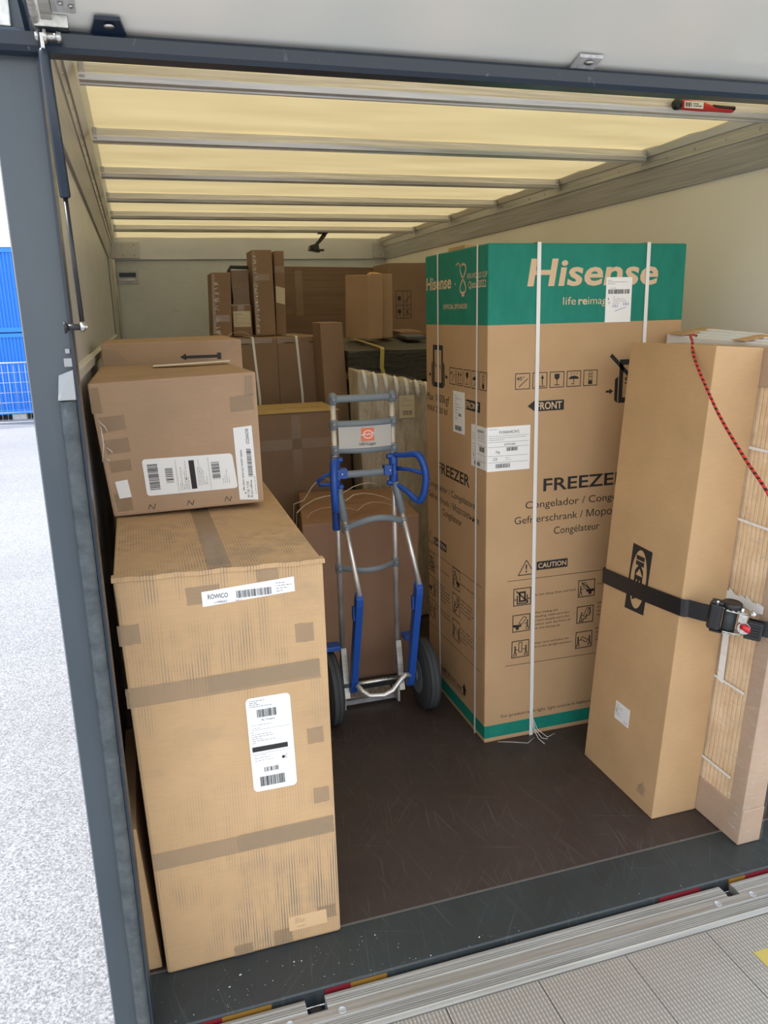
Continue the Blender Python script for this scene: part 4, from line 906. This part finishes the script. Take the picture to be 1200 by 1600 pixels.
# brown carton with loose straps, behind the hand truck
c = [(.700, 3.32, .002), (1.150, 3.32, .002), (1.185, 3.90, .002), (.705, 3.95, .002), (.655, 3.32, .800), (1.182, 3.32, .795), (1.235, 3.90, .800), (.735, 4.02, .805)]
c = [(.640, 3.32, .002), (1.150, 3.32, .002), (1.185, 3.91, .002), (.700, 3.95, .002), (.625, 3.32, .800), (1.180, 3.32, .795), (1.232, 3.90, .800), (.742, 3.98, .803)]
fb = carton('strapped_box', c, M['card_red'], 'reddish brown carton with loose white straps, standing behind the hand truck', 'box', bevel=.008)
for ya, hgt, x0, x1 in ((3.42, .03, .70, 1.12), (3.60, .045, .70, 1.12), (3.78, .075, .72, 1.15)):
    P_ = [(x0 - .06 + .01, ya - .02, .45), (x0 - .055, ya - .02, .70), (x0 - .045, ya - .01, .79)] + [(x0 + (x1 - x0) * k / 10, ya + .05 * math.sin(k * .9 + hgt * 60), .815 + hgt * abs(math.sin(k * .628)) ** .8 * (1.2 if k < 6 else .8)) for k in range(11)]
    G().ribbon(P_, [(0, 1, 0)] * len(P_), .013, .001).build('loose_strap', M['white_strap'] if hgt > .035 else mat('pinkish band', (.55, .36, .30), .4), fb)
# carton with the lighter lid
c = corners(.46, .985, 4.03, 4.56, .002, 1.205); c[4] = (.50, 4.03, 1.212); c[6] = (1.03, 4.56, 1.225); c[7] = (.57, 4.56, 1.225)
c = corners(.48, .985, 4.03, 4.45, .002, 1.212)
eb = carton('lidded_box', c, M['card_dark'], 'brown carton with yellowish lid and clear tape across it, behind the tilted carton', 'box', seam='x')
f_ = boxface(c, 'front'); tp = boxface(c, 'top')
G().hexa([tp.pt(a, b, o_) for o_ in (.0024, .006) for a, b in ((-.006, -.006), (tp.w + .006, -.006), (tp.w + .006, tp.h), (-.006, tp.h))]).build('lid', cardboard('yellowish kraft', (.50, .35, .16)), eb, .001)
tape(f_, -.0, 1.02, .50, 1.075, eb, .0); tape(f_, .25, .70, .30, 1.20, eb)
a = Art(f_, .0016)
rr_ = random.Random(4)
for _ in range(26): x = .16 + rr_.random() * .24; y = 1.0 + rr_.random() * .07; a.line(x, y, x + rr_.uniform(-.03, .03), y + rr_.uniform(-.012, .012), .0022)
a.build('film_creases', M['film'], eb)
tb = boxface(c, 'top'); a = Art(tb, .0072)
for i in range(6): a.rect(.07 + i * .065, .16 + .02 * (i % 2), .12 + i * .065, .17 + .02 * (i % 2))
a.build('hand_holes', M['grey_ink'], eb)
# carton with two white straps
c = corners(.490, 1.096, 4.68, 5.75, .002, 1.579)
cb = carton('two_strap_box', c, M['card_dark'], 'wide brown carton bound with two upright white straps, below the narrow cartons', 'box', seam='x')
f_ = boxface(c, 'front'); w_ = M['white_strap']
for x in (.648, .905):
    G().ribbon([(x + .03, 4.675, .3), (x + .02, 4.675, 1.25), (x, 4.675, 1.584), (x, 4.69, 1.588), (x - .02, 5.75, 1.586)], (1, 0, 0), .014).build('packing_strap', w_, cb)
G().ribbon([(.648, 4.66, 1.588), (.60, 4.70, 1.62), (.54, 4.75, 1.615), (.50, 4.70, 1.59)], (0, 1, 0), .012).build('loose_strap_end', w_, cb)
tape(f_, .03, 1.550, .27, 1.578, cb); tape(f_, .30, 1.545, .44, 1.578, cb)
a = Art(f_, .0014)
for x0, x1 in ((.07, .14), (.34, .40), (.49, .55)): a.rect(x0, 1.545, x1, 1.550)
for i in range(9): a.rect(.018, 1.36 + i * .022, .024, 1.37 + i * .022)
a.line(.300, .0, .300, 1.57, .0025); a.build('die_cut_slots', M['black_ink'], cb)
g = G(); f2 = boxface(c, 'front')
# plain upright carton right of it
c = [(.985, 4.70, .002), (1.245, 4.66, .002), (1.245, 4.95, .002), (.985, 4.95, .002), (.980, 4.90, 1.662), (1.052, 4.70, 1.660), (1.190, 4.72, 1.662), (1.10, 4.96, 1.662)]
c = [(1.050, 4.47, .002), (1.205, 4.47, .002), (1.205, 4.66, .002), (1.050, 4.66, .002), (1.005, 4.47, 1.660), (1.136, 4.47, 1.660), (1.136, 4.66, 1.664), (1.000, 4.66, 1.664)]
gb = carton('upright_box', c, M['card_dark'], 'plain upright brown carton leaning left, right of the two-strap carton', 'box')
tag(gb)
# narrow cartons standing on the strapped carton
def tall(name, x0, x1, y0, y1, z0, z1, m, label, dx=0):
    c = corners(x0, x1, y0, y1, z0, z1, dx); return carton(name, c, m, label, 'box', 'narrow cartons on the two-strap carton'), c
J, jc = tall('narrow_box', .458, .572, 5.02, 5.30, 1.588, 1.968, M['card_dark'], 'short narrow upright carton with silvery tape, leftmost of the row', .015)
tape(boxface(jc, 'front'), -.001, .02, .018, .37, J); tape(boxface(jc, 'front'), .01, .09, .10, .13, J)
a = Art(boxface(jc, 'front'), .0016); rr_ = random.Random(9)
for i in range(30): y = .02 + rr_.random() * .34; a.line(.012 + rr_.random() * .012, y, .028 + rr_.random() * .02, y + rr_.uniform(-.01, .01), .003)
a.build('tape_glints', M['white_strap'], J)
Lb, lc = tall('narrow_box', .585, .705, 5.06, 5.32, 1.588, 1.775, M['card_dark'], 'small low carton with a cream label, under the black-edged frame')
f_ = boxface(lc, 'front'); lb = patch(f_, .006, .055, .112, .150, 'label', M['cream_paper'], Lb, label='cream paper label')
Art(f_, .0022).text('LIZ.UTA', .012, .060, .128, .009, .01).specks(.012, .06, .105, .122, 6, 3, w=.0016).build('label_print', M['grey_ink'], lb); tape(f_, .035, .15, .075, .186, Lb)
Mb, mc = tall('narrow_box', .722, .845, 5.02, 5.26, 1.588, 2.098, M['card_dark'], 'tallest narrow upright carton with torn silvery tape on its left edge')
tape(boxface(mc, 'front'), -.001, .01, .020, .50, Mb); tape(boxface(mc, 'front'), .0, .33, .10, .37, Mb)
a = Art(boxface(mc, 'front'), .0016)
for i in range(50): y = .01 + rr_.random() * .48; a.line(.004 + rr_.random() * .014, y, .018 + rr_.random() * .012, y + rr_.uniform(-.006, .006), .003)
a.build('tape_glints', M['white_strap'], Mb)
Nb, nc = tall('narrow_box', .862, .925, 5.10, 5.34, 1.588, 2.098, M['card_dark'], 'thin upright carton with a cream paper patch, right of the tallest one', .01)
Art(boxface(nc, 'front'), .0012).poly([(.004, .20), (.060, .185), (.062, .285), (.004, .300)]).build('paper_patch', M['cream_paper'], Nb); tape(boxface(nc, 'front'), .0, .38, .062, .42, Nb)
# black framed pack
g = empty('framed_pack', (.64, 5.15, 1.779)); tag(g, 'brown pack with black frame edges and film, standing on the small low carton', 'pack')
G().box((.600, 5.12, 1.782), (.706, 5.22, 1.985)).build('pack_body', M['card_dark'], g, .004)
G().tube([(.594, 5.11, 1.795), (.586, 5.11, 1.98), (.60, 5.11, 2.004), (.704, 5.11, 2.000), (.704, 5.11, 1.99)], .011, 8).build('frame_edge', M['black'], g)
G().box((.60, 5.108, 1.782), (.705, 5.118, 1.99)).build('film', M['film'], g)
# wide package at the back
c = corners(1.12, 2.18, 6.45, 6.75, .002, 2.088); c[5] = (2.18, 6.45, 2.068)
bp_m = cardboard('corrugated wrap', (.24, .16, .11)); t = NT(bp_m)
wv = wave(t, t.coord(), 9.0, 'Z', 1.5); old = t.b.inputs['Base Color'].links[0].from_socket; t.col(t.mix(t.ramp(t.noise(t.coord((.4, 1, 22)), 2, 3), [(.4, 0), (.62, .35)]), old, (.14, .09, .065)))
pb = carton('wide_package', c, bp_m, 'wide package in horizontal corrugated wrap by the back wall', 'package')
tape(boxface(c, 'front'), .14, 1.70, .20, 2.05, pb)
# black wrapped furniture and what stands on it
c = corners(1.150, 2.02, 4.42, 5.42, 1.395, 1.515); c[2] = (2.02, 5.42, 1.40); c[6] = (2.02, 5.42, 1.545); c[7] = (1.15, 5.42, 1.545); c[4] = (1.150, 4.42, 1.496); c[5] = (2.02, 4.42, 1.496); c[0] = (1.150, 4.42, 1.375); c[1] = (2.02, 4.42, 1.275)
fm = mat('black stretch film', (.014, .015, .014), .24, spec=.9); t = NT(fm); n = t.noise(t.coord((3, 3, 9)), 5, 6, .7); t.bump(n, 1.0, .02); t.col(t.mix(t.ramp(n, [(.5, 0), (.75, 1)]), (.010, .011, .011), (.06, .065, .055)))
g = G().hexa(c); bmesh.ops.subdivide_edges(g.bm, edges=g.bm.edges[:], cuts=7, use_grid_fill=True)
rr_ = random.Random(11)
for v in g.bm.verts: v.co += Vector((0, rr_.uniform(-.006, .006), rr_.uniform(-.005, .005)))
hb = g.build('wrapped_furniture', fm, None); tag(hb, 'flat furniture item wrapped in black stretch film with a yellow tape', 'furniture')
G().ribbon([(1.362, 4.405, 1.32), (1.357, 4.40, 1.36), (1.345, 4.402, 1.40), (1.352, 4.405, 1.505), (1.36, 4.44, 1.512), (1.37, 5.2, 1.553)], (1, 0, 0), .024, .002).build('yellow_tape', M['yellow_tape'], hb)
c = corners(1.225, 1.95, 4.50, 5.35, .002, 1.268); sb2 = carton('support_box', c, M['card_dark'], 'dark brown carton under the black wrapped furniture', 'box')
o = G().box((1.13, 4.30, .002), (1.165, 4.36, 1.30)).build('post_pack', mat('dark blue sleeve', (.02, .03, .07), .4), None, .004)
bpk = tag(o, 'slim dark blue upright pole beside the bubble-wrapped item', 'pole')
c = corners(1.205, 1.245, 4.22, 4.36, .002, 1.375); tag(G().hexa(c).build('slim_box', M['card_dark'], None, .003), 'slim brown upright pack left of the bubble-wrapped item', 'box')
def onwrap(name, x0, x1, y0, y1, h, m, label):
    zb = 1.500 + (y0 - 4.42) * .049 + .012; zz = 1.500 + (y1 - 4.42) * .049 + .012
    c = [(x0, y0, zb), (x1, y0, zb), (x1, y1, zz), (x0, y1, zz), (x0, y0, zb + h), (x1, y0, zb + h), (x1, y1, zz + h), (x0, y1, zz + h)]
    return carton(name, c, m, label, 'box', 'cartons on the black wrapped furniture'), c
c = [(1.36, 5.10, 1.548), (1.445, 5.04, 1.545), (1.568, 5.10, 1.548), (1.49, 5.22, 1.552)]
c = [(1.330, 5.16, 1.552), (1.440, 4.98, 1.543), (1.545, 5.02, 1.545), (1.435, 5.22, 1.556)]
c = c + [(p[0] + .012, p[1], p[2] + .40) for p in c]
qb = carton('upright_carton', c, M['card_small'], 'pale upright carton with open top flaps standing on the black wrapped furniture', 'box', 'cartons on the black wrapped furniture')
tf = boxface(c, 'top'); G().hexa([(1.46, 4.99, 1.945), (1.55, 5.02, 1.945), (1.53, 5.06, 1.948), (1.45, 5.03, 1.948), (1.47, 4.99, 1.949), (1.556, 5.02, 1.949), (1.53, 5.06, 1.962), (1.47, 5.03, 1.964)]).build('flap', M['card_flat'], qb)
qc = [(1.566, 5.10, 1.549), (1.640, 5.10, 1.549), (1.640, 5.30, 1.558), (1.566, 5.30, 1.558)]; qc = qc + [(p[0] + .006, p[1], 1.955) for p in qc]
carton('upright_carton', qc, M['card_small'], 'upright brown carton just right of the pale open-flapped one', 'box', 'cartons on the black wrapped furniture')
onwrap('low_box', 1.70, 1.86, 5.12, 5.38, .035, M['card_dark'], 'low flat carton beside the upright cartons')[0]
o_, c_ = onwrap('low_box', 1.665, 1.80, 4.88, 5.08, .022, mat('blue grey pack', (.07, .08, .10), .5), 'thin blue-grey pack lying in front of the low flat carton')
c = corners(1.90, 2.39, 5.98, 6.40, .002, 2.078); rb = carton('symbol_box', c, M['card_dark'], 'tall brown carton with handling symbols, behind the freezer carton', 'box')
f_ = boxface(c, 'front'); a = Art(f_)
x0, y0 = .055, 1.66; a.frame(x0, y0, x0 + .125, y0 + .21, .004); a.line(x0 + .06, y0, x0 + .06, y0 + .21, .004); a.line(x0, y0 + .10, x0 + .125, y0 + .10, .004); a.line(x0 + .093, y0, x0 + .093, y0 + .21, .003)
for x, y in ((.015, .14), (.015, .04)): a.rect(x0 + x, y0 + y, x0 + x + .025, y0 + y + .03); a.line(x0 + x + .012, y0 + y - .02, x0 + x + .012, y0 + y, .004)
a.path([(x0 + .07, y0 + .12), (x0 + .115, y0 + .17)], .005).path([(x0 + .07, y0 + .08), (x0 + .115, y0 + .02)], .004).path([(x0 + .07, y0 + .02), (x0 + .115, y0 + .08)], .004); a.build('handling_symbols', M['black_ink'], rb)

# bubble-wrapped pale item
c = [(1.118, 3.995, .002), (1.60, 3.995, .002), (1.60, 4.19, .002), (1.118, 4.19, .002), (1.085, 3.995, 1.415), (1.60, 3.995, 1.300), (1.60, 4.19, 1.31), (1.085, 4.19, 1.425)]
bm_m = mat('pale padding under film', (.60, .53, .40), .35); t = NT(bm_m); n = t.noise(t.coord((7, 7, 2)), 3, 5, .7); t.col(t.mix(t.ramp(n, [(.35, 0), (.7, 1)]), (.40, .33, .23), (.66, .60, .47))); t.bump(n, .8, .02)
g = G().hexa(c); bmesh.ops.subdivide_edges(g.bm, edges=g.bm.edges[:], cuts=9, use_grid_fill=True)
for v in g.bm.verts:
    e_ = min(1, max(0, (1.42 - v.co.z) / .1)); v.co.y += .008 * math.sin(v.co.x * 70) * (v.co.y < 4.0) ; v.co.z += .006 * math.sin(v.co.x * 55) * (v.co.z > 1.25)
ib = g.build('wrapped_item', bm_m, None, .012); tag(ib, 'pale item in clear bubble film standing behind the strapped carton', 'package')
for k in range(7):
    x = 1.115 + k * .058; zt = 1.415 - (x - 1.085) * .22
    G().tube([(x, 4.0, zt + .008), (x + .002, 3.982, zt - .004), (x + .008, 3.976, zt - .05), (x + .012, 3.982, zt - .10 - .02 * math.sin(k * 2.2))], [.006, .011, .012, .005], 10).build('foam_finger', M['foam'], ib)
bm = bmesh.new(); rows = []
for j in range(26):
    z = .85 + .56 * j / 25; r_ = []
    for i in range(22):
        x = 1.09 + .34 * i / 21; zt = 1.435 - (x - 1.085) * .22
        r_.append(bm.verts.new((x, 3.968 - .012 * abs(math.sin(i * .9 + j * .35)) - .006 * math.sin(j * 1.7), min(z + (zt - 1.40) * j / 25, zt))))
    rows.append(r_)
for A, B in zip(rows, rows[1:]):
    for i in range(21): bm.faces.new((A[i], A[i + 1], B[i + 1], B[i])).smooth = True
me = bpy.data.meshes.new('film_wrap'); bm.to_mesh(me); bm.free(); link(me, 'film_wrap', M['film'], ib)
f_ = Face((1.30, 3.955, 1.16), (1.40, 3.955, 1.16), (1.30, 3.955, 1.30)); lb = patch(f_, .0, .0, .085, .12, 'label', M['cream_paper'], ib, label='pale label under film'); Art(f_, .0022).bars(.02, .015, .07, .04, 14).specks(.01, .06, .075, .11, 4, 3, w=.002).build('label_print', M['grey_ink'], lb)

# ------------------------------------------------------------------ hand truck
ht = empty('hand_truck', (.85, 3.05, 0)); tag(ht, 'blue and silver stair-climbing hand truck standing between the cartons', 'hand truck')
XA, XB, YU = .724, .972, 3.05
for x in (XA, XB): G().cyl((x, YU, .20), (x, YU, 1.385), .0115, 16).build('upright', M['chrome'], ht)
def bar(z, za, xa, xb, yc, bow_y, bow_z, name='cross_bar', r=.013, ends=True, m=None):
    n = 14; pts = [(xa + (xb - xa) * k / n, yc - bow_y * math.sin(math.pi * k / n), z + (za - z) * k / n + bow_z * math.sin(math.pi * k / n)) for k in range(n + 1)]
    g = G().tube(pts, r, 12, flat=(.55, 1.05))
    if ends:
        for (x, zz) in ((xa, z), (xb, za)):
            g.lathe((x, yc, zz - .019), (0, 0, 1), [(0, .0155), (.004, .017), (.034, .017), (.038, .0155)], 18); g.lathe((x, yc - .016, zz), (0, -1, 0), [(0, .011), (.004, .010), (.005, .005)], 14)
    return g.build(name, m or M['grey_plastic'], ht)
tb = bar(1.376, 1.376, XA, XB, YU, .004, 0, r=.0145)
G().lathe((XA, YU, 1.39), (0, 0, 1), [(0, .0165), (.008, .013), (.012, .004)], 14).build('end_knob', M['grey_plastic'], ht); G().lathe((XB, YU, 1.39), (0, 0, 1), [(0, .0165), (.008, .013), (.012, .004)], 14).build('end_knob', M['grey_plastic'], ht)
bar(1.276, 1.276, XA, XB, YU, .02, .0); bar(1.172, 1.168, XA, XB, YU, .02, -.003); bar(1.068, 1.068, XA, XB, YU, .006, 0, r=.0145)
bar(.672, .672, XA, XB, YU, .055, -.006, r=.012)
# bowed sign between the bars
bm = bmesh.new(); n = 12; A = []; B = []
for k in range(n + 1):
    x = .738 + .221 * k / n; y = YU - .018 - .016 * math.sin(math.pi * k / n); A.append(bm.verts.new((x, y, 1.178))); B.append(bm.verts.new((x, y, 1.266)))
for k in range(n): bm.faces.new((A[k], A[k + 1], B[k + 1], B[k])).smooth = True
bmesh.ops.solidify(bm, geom=bm.faces[:], thickness=.0015)
for f in bm.faces: f.smooth = False
bmesh.ops.recalc_face_normals(bm, faces=bm.faces[:])
me = bpy.data.meshes.new('sign'); bm.to_mesh(me); bm.free(); sg = link(me, 'sign', M['paper'], ht)
f_ = Face((.738, YU - .0365, 1.178), (.959, YU - .0365, 1.178), (.738, YU - .0365, 1.266))
Art(f_, 0).rect(.090, .028, .143, .080).build('sign_logo', M['orange'], sg)
a = Art(f_, .0006); a.ring(.118, .054, .021, .017, .0035); a.path([(.088, .054), (.100, .050), (.108, .058), (.114, .050), (.120, .060), (.126, .050), (.134, .060), (.146, .060)], .003); a.build('sign_emblem', M['paper'], sg)
Art(f_, .0003).text('HD-Lager', .082, .152, .011, .011, .006).build('sign_lettering', M['black_ink'], sg)
# rear support tubes and stair glides
TP = [((.733, 3.035, .985), (.752, 2.835, .615)), ((.978, 3.035, .995), (1.002, 2.83, .635))]
GB = [(.748, 2.985, .125), (.995, 2.955, .130)]
for (a_, b_), gb_ in zip(TP, GB):
    G().cyl(a_, b_, .0105, 14).build('support_tube', M['chrome'], ht)
    c1 = Vector(a_).lerp(Vector(b_), .0); c2 = Vector(a_).lerp(Vector(b_), .26)
    G().tube([c1 + Vector((0, 0, .03)), c1, c2], [.014, .017, .0155], 14).build('tube_socket', M['grey_plastic'], ht)
    T = Vector(b_) + Vector((0, .004, .012)); Bq = Vector(gb_); g = G()
    d_ = (Bq - T).normalized(); nrm = Vector((1, 0, 0)).cross(d_).normalized()
    if nrm.y > 0: nrm = -nrm
    hw = .0145
    prof_ = [(-.0, -.012), (.02, .016), (.05, .020), (.46, .018), (.49, .012), (.50, -.004), (.49, -.022), (.03, -.022)]
    L_ = (Bq - T).length / .5
    A_ = [g.bm.verts.new(T + d_ * p * L_ + nrm * q + Vector((-hw, 0, 0))) for p, q in prof_]; B_ = [g.bm.verts.new(T + d_ * p * L_ + nrm * q + Vector((hw, 0, 0))) for p, q in prof_]
    k_ = len(prof_); g.bm.faces.new(A_); g.bm.faces.new(B_[::-1])
    for i in range(k_): g.bm.faces.new((A_[i], A_[(i + 1) % k_], B_[(i + 1) % k_], B_[i]))
    c_ = T + d_ * .09 * L_; g.box((c_.x - .022, c_.y - .002, c_.z - .035), (c_.x - .010, c_.y + .02, c_.z + .025)); g.build('stair_glide', M['blue'], ht, .003)
bar(.862, .868, .741, .986, 2.975, .035, .036, 'curved_cross_bar', .0125)
G().tube([(.755, 2.945, .180), (.775, 2.925, .155), (.80, 2.905, .140), (.86, 2.895, .138), (.90, 2.90, .150), (.94, 2.915, .185), (.965, 2.925, .200), (.99, 2.93, .195)], .0105, 14).build('bent_bar', M['chrome'], ht)
# handles
def handle(x, sgn, dirv):
    z0_, o = 1.075, empty('handle', (0, 0, 0)); o.parent = ht; o.location = Vector((x, YU, z0_)) - wloc(ht)
    d_ = Vector(dirv).normalized(); b_ = Vector((x, YU - .012, z0_))
    pr = [(.0, .062), (.045, .064), (.095, .072), (.122, .060), (.142, .02), (.148, -.02), (.142, -.075), (.122, -.118), (.10, -.118), (.055, -.085), (.0, -.058)]
    P_ = [b_ + d_ * p + Vector((0, 0, q)) for p, q in pr]; pts = []
    for i in range(len(P_) - 1):
        A_, B_, C_, D_ = P_[max(i - 1, 0)], P_[i], P_[i + 1], P_[min(i + 2, len(P_) - 1)]
        for k in range(5):
            q = k / 5; pts.append(.5 * ((2 * B_) + (C_ - A_) * q + (2 * A_ - 5 * B_ + 4 * C_ - D_) * q * q + (3 * B_ - A_ - 3 * C_ + D_) * q ** 3))
    pts.append(P_[-1]); N_ = len(pts)
    G().tube(pts, [.010 + .0045 * min(1, max(0, math.sin(math.pi * i / (N_ - 1)) * 1.8 - .3)) for i in range(N_)], 14).build('grip_loop', M['blue'], o)
    g = G().tube([b_ + Vector((0, 0, .005)), b_ + d_ * .07 + Vector((0, 0, .006)), b_ + d_ * .145 + Vector((0, 0, -.004)), b_ + d_ * .162 + Vector((0, 0, -.004))], [.010, .008, .010, .004], 10)
    g.build('brace', M['blue'], o)
    g = G().lathe((x, YU, z0_ - .068), (0, 0, 1), [(0, .016), (.006, .018), (.130, .018), (.136, .016)], 18)
    g.box((x - .012 if sgn > 0 else x, YU - .034, z0_ - .022), (x + .0 if sgn > 0 else x + .012, YU - .012, z0_ + .022))
    g.box((min(x, x - sgn * .045), YU - .022, z0_ - .020), (max(x, x - sgn * .045), YU + .014, z0_ + .020))
    for q in (-.056, .056): g.lathe((x - sgn * .030, YU - .004, z0_ + q), (sgn, 0, 0), [(0, .009), (.006, .011), (.03, .011)], 12)
    g.build('clamp_bracket', M['blue'], o, .0015)
    G().lathe((x - sgn * .022, YU - .0225, z0_), (0, -1, 0), [(0, .004), (.003, .003)], 10).build('screw', M['steel'], o)
handle(XB, 1, (.66, -.75, 0)); handle(XA, -1, (-.30, -.95, 0))
# second guard on the left handle
G().tube([(XA - .01, YU - .02, 1.085), (XA - .05, YU - .03, 1.078), (XA - .085, YU - .03, 1.052), (XA - .075, YU - .03, 1.040), (XA - .02, YU - .03, 1.040)], .0075, 10).build('hand_guard', M['blue'], ht)
G().lathe((XA - .005, YU, .838), (0, 0, 1), [(0, .0150), (.004, .0165), (.12, .0165), (.124, .014)], 16).build('sleeve', M['blue'], ht)
# base: side brackets, toe plate, wheels
for x in (XA, XB):
    g = G().hexa([(x - .006, 3.035, .02), (x + .004, 3.035, .02), (x + .004, 3.13, .02), (x - .006, 3.13, .02), (x - .006, 3.035, .27), (x + .004, 3.035, .27), (x + .004, 3.07, .30), (x - .006, 3.07, .30)])
    g.hexa([(x - .012, 2.985, .10), (x + .012, 2.985, .10), (x + .012, 2.990, .10), (x - .012, 2.990, .10), (x - .012, 3.030, .315), (x + .012, 3.030, .315), (x + .012, 3.036, .315), (x - .012, 3.036, .315)])
    g.build('side_bracket', M['alu'], ht, .001)
g = G().box((.735, 3.120, .012), (.985, 3.126, .03)); g.box((.735, 3.12, .004), (.985, 3.285, .010)); g.build('toe_plate', M['alu'], ht, .001)
tpl = G()
for k in range(4): tpl.tube([(.775 + k * .05, 3.16, .012), (.80 + k * .05, 3.16, .012), (.805 + k * .05, 3.21, .012), (.78 + k * .05, 3.21, .012)], .003, 6, closed=True)
for y in (3.09, 3.24): tpl.box((.735, y, .012), (.985, y + .012, .032))
tpl.build('toe_ribs', M['alu_plate'], ht)
G().cyl((.63, 3.0, .155), (1.11, 3.0, .155), .010, 14).build('axle', M['steel'], ht)
g = G(); g.box((.69, 3.04, .105), (1.01, 3.058, .15)); g.build('axle_beam', M['black'], ht, .002)
for x0, x1 in ((.640, .712), (1.010, 1.03)): pass
for xa, xb, nm in ((.617, .689, 'l'), (1.040, 1.112, 'r')):
    R_ = .157; w_ = xb - xa
    pr = [(0, .085), (.004, R_ - .035), (.010, R_ - .012), (.018, R_ - .003)]
    for q in (.018, .036, .054): pr += [(q + .0, R_ - .0015), (q + .002, R_ - .006), (q + .004, R_)] if q > .018 else [(q, R_), (q + .004, R_)]
    pr += [(.056, R_ - .003), (.064, R_ - .012), (.070, R_ - .035), (w_, .085)]
    wh = G().lathe((xa, 3.0, .158), (1, 0, 0), pr, 48).build('wheel', M['rubber'], ht)
    g = G().lathe((xa - .001, 3.0, .158), (1, 0, 0), [(0, .08), (.002, .085), (.004, .084), (w_ - .002, .084), (w_, .085), (w_ + .002, .08)], 32); g.lathe((xa - .006, 3.0, .158), (1, 0, 0), [(0, .022), (.003, .025), (w_ + .01, .025), (w_ + .012, .022)], 20); g.build('hub', M['grey_plastic'], wh)
for x0, x1 in ((.628, .705), (.99, 1.05)):
    G().box((x0, 2.99, .325), (x1, 3.05, .345)).build('mudguard', M['blue'], ht, .003)

# ------------------------------------------------------------------ things overhead
hk = empty('hanging_clamp', (1.62, 6.68, 2.25)); tag(hk, 'black strap clamp hanging from the farthest roof beam', 'clamp')
G().tube([(1.575, 6.69, 2.366), (1.57, 6.68, 2.345), (1.53, 6.68, 2.30), (1.49, 6.68, 2.262)], [.022, .020, .017, .014], 10, flat=(1, .5)).build('arm', M['black'], hk)
g = G().hexa([(1.43, 6.64, 2.222), (1.52, 6.64, 2.207), (1.52, 6.71, 2.207), (1.43, 6.71, 2.222), (1.44, 6.64, 2.262), (1.51, 6.64, 2.280), (1.51, 6.71, 2.280), (1.44, 6.71, 2.262)]); g.box((1.49, 6.63, 2.217), (1.555, 6.69, 2.232)); g.lathe((1.475, 6.635, 2.242), (0, -1, 0), [(0, .022), (.01, .02)], 14); g.build('jaw', M['black'], hk, .003)
G().box((1.52, 6.66, 2.355), (1.60, 6.72, 2.364)).build('mount', M['black'], hk, .002)
rt = empty('red_tool', (2.0, 2.59, 2.375)); tag(rt, 'red and black hand tool with a white label, lying on the nearest roof beam', 'tool')
yb = 2.565
P_ = [(1.885, yb, 2.385), (1.90, yb, 2.388), (1.99, yb, 2.385), (2.03, yb, 2.381), (2.06, yb, 2.379), (2.115, yb, 2.379), (2.125, yb, 2.379)]
G().tube(P_, [.012, .017, .016, .011, .009, .0095, .007], 14).build('body', M['red'], rt)
G().tube([(1.872, yb, 2.386), (1.880, yb, 2.387), (1.898, yb, 2.388)], [.010, .018, .0185], 14).build('end_grip', M['black'], rt)
G().tube([(2.035, yb - .004, 2.386), (2.07, yb - .004, 2.385), (2.127, yb - .004, 2.384)], [.007, .007, .008], 10).build('upper_grip', M['black'], rt)
f_ = Face((1.905, yb - .0185, 2.373), (1.985, yb - .0185, 2.373), (1.905, yb - .0185, 2.398)); lb = patch(f_, 0, .0, .078, .022, 'label', M['paper'], rt)
Art(f_, .0024).bars(.004, .004, .03, .018, 10).specks(.035, .004, .072, .018, 2, 3, w=.003).build('label_print', M['black_ink'], lb)
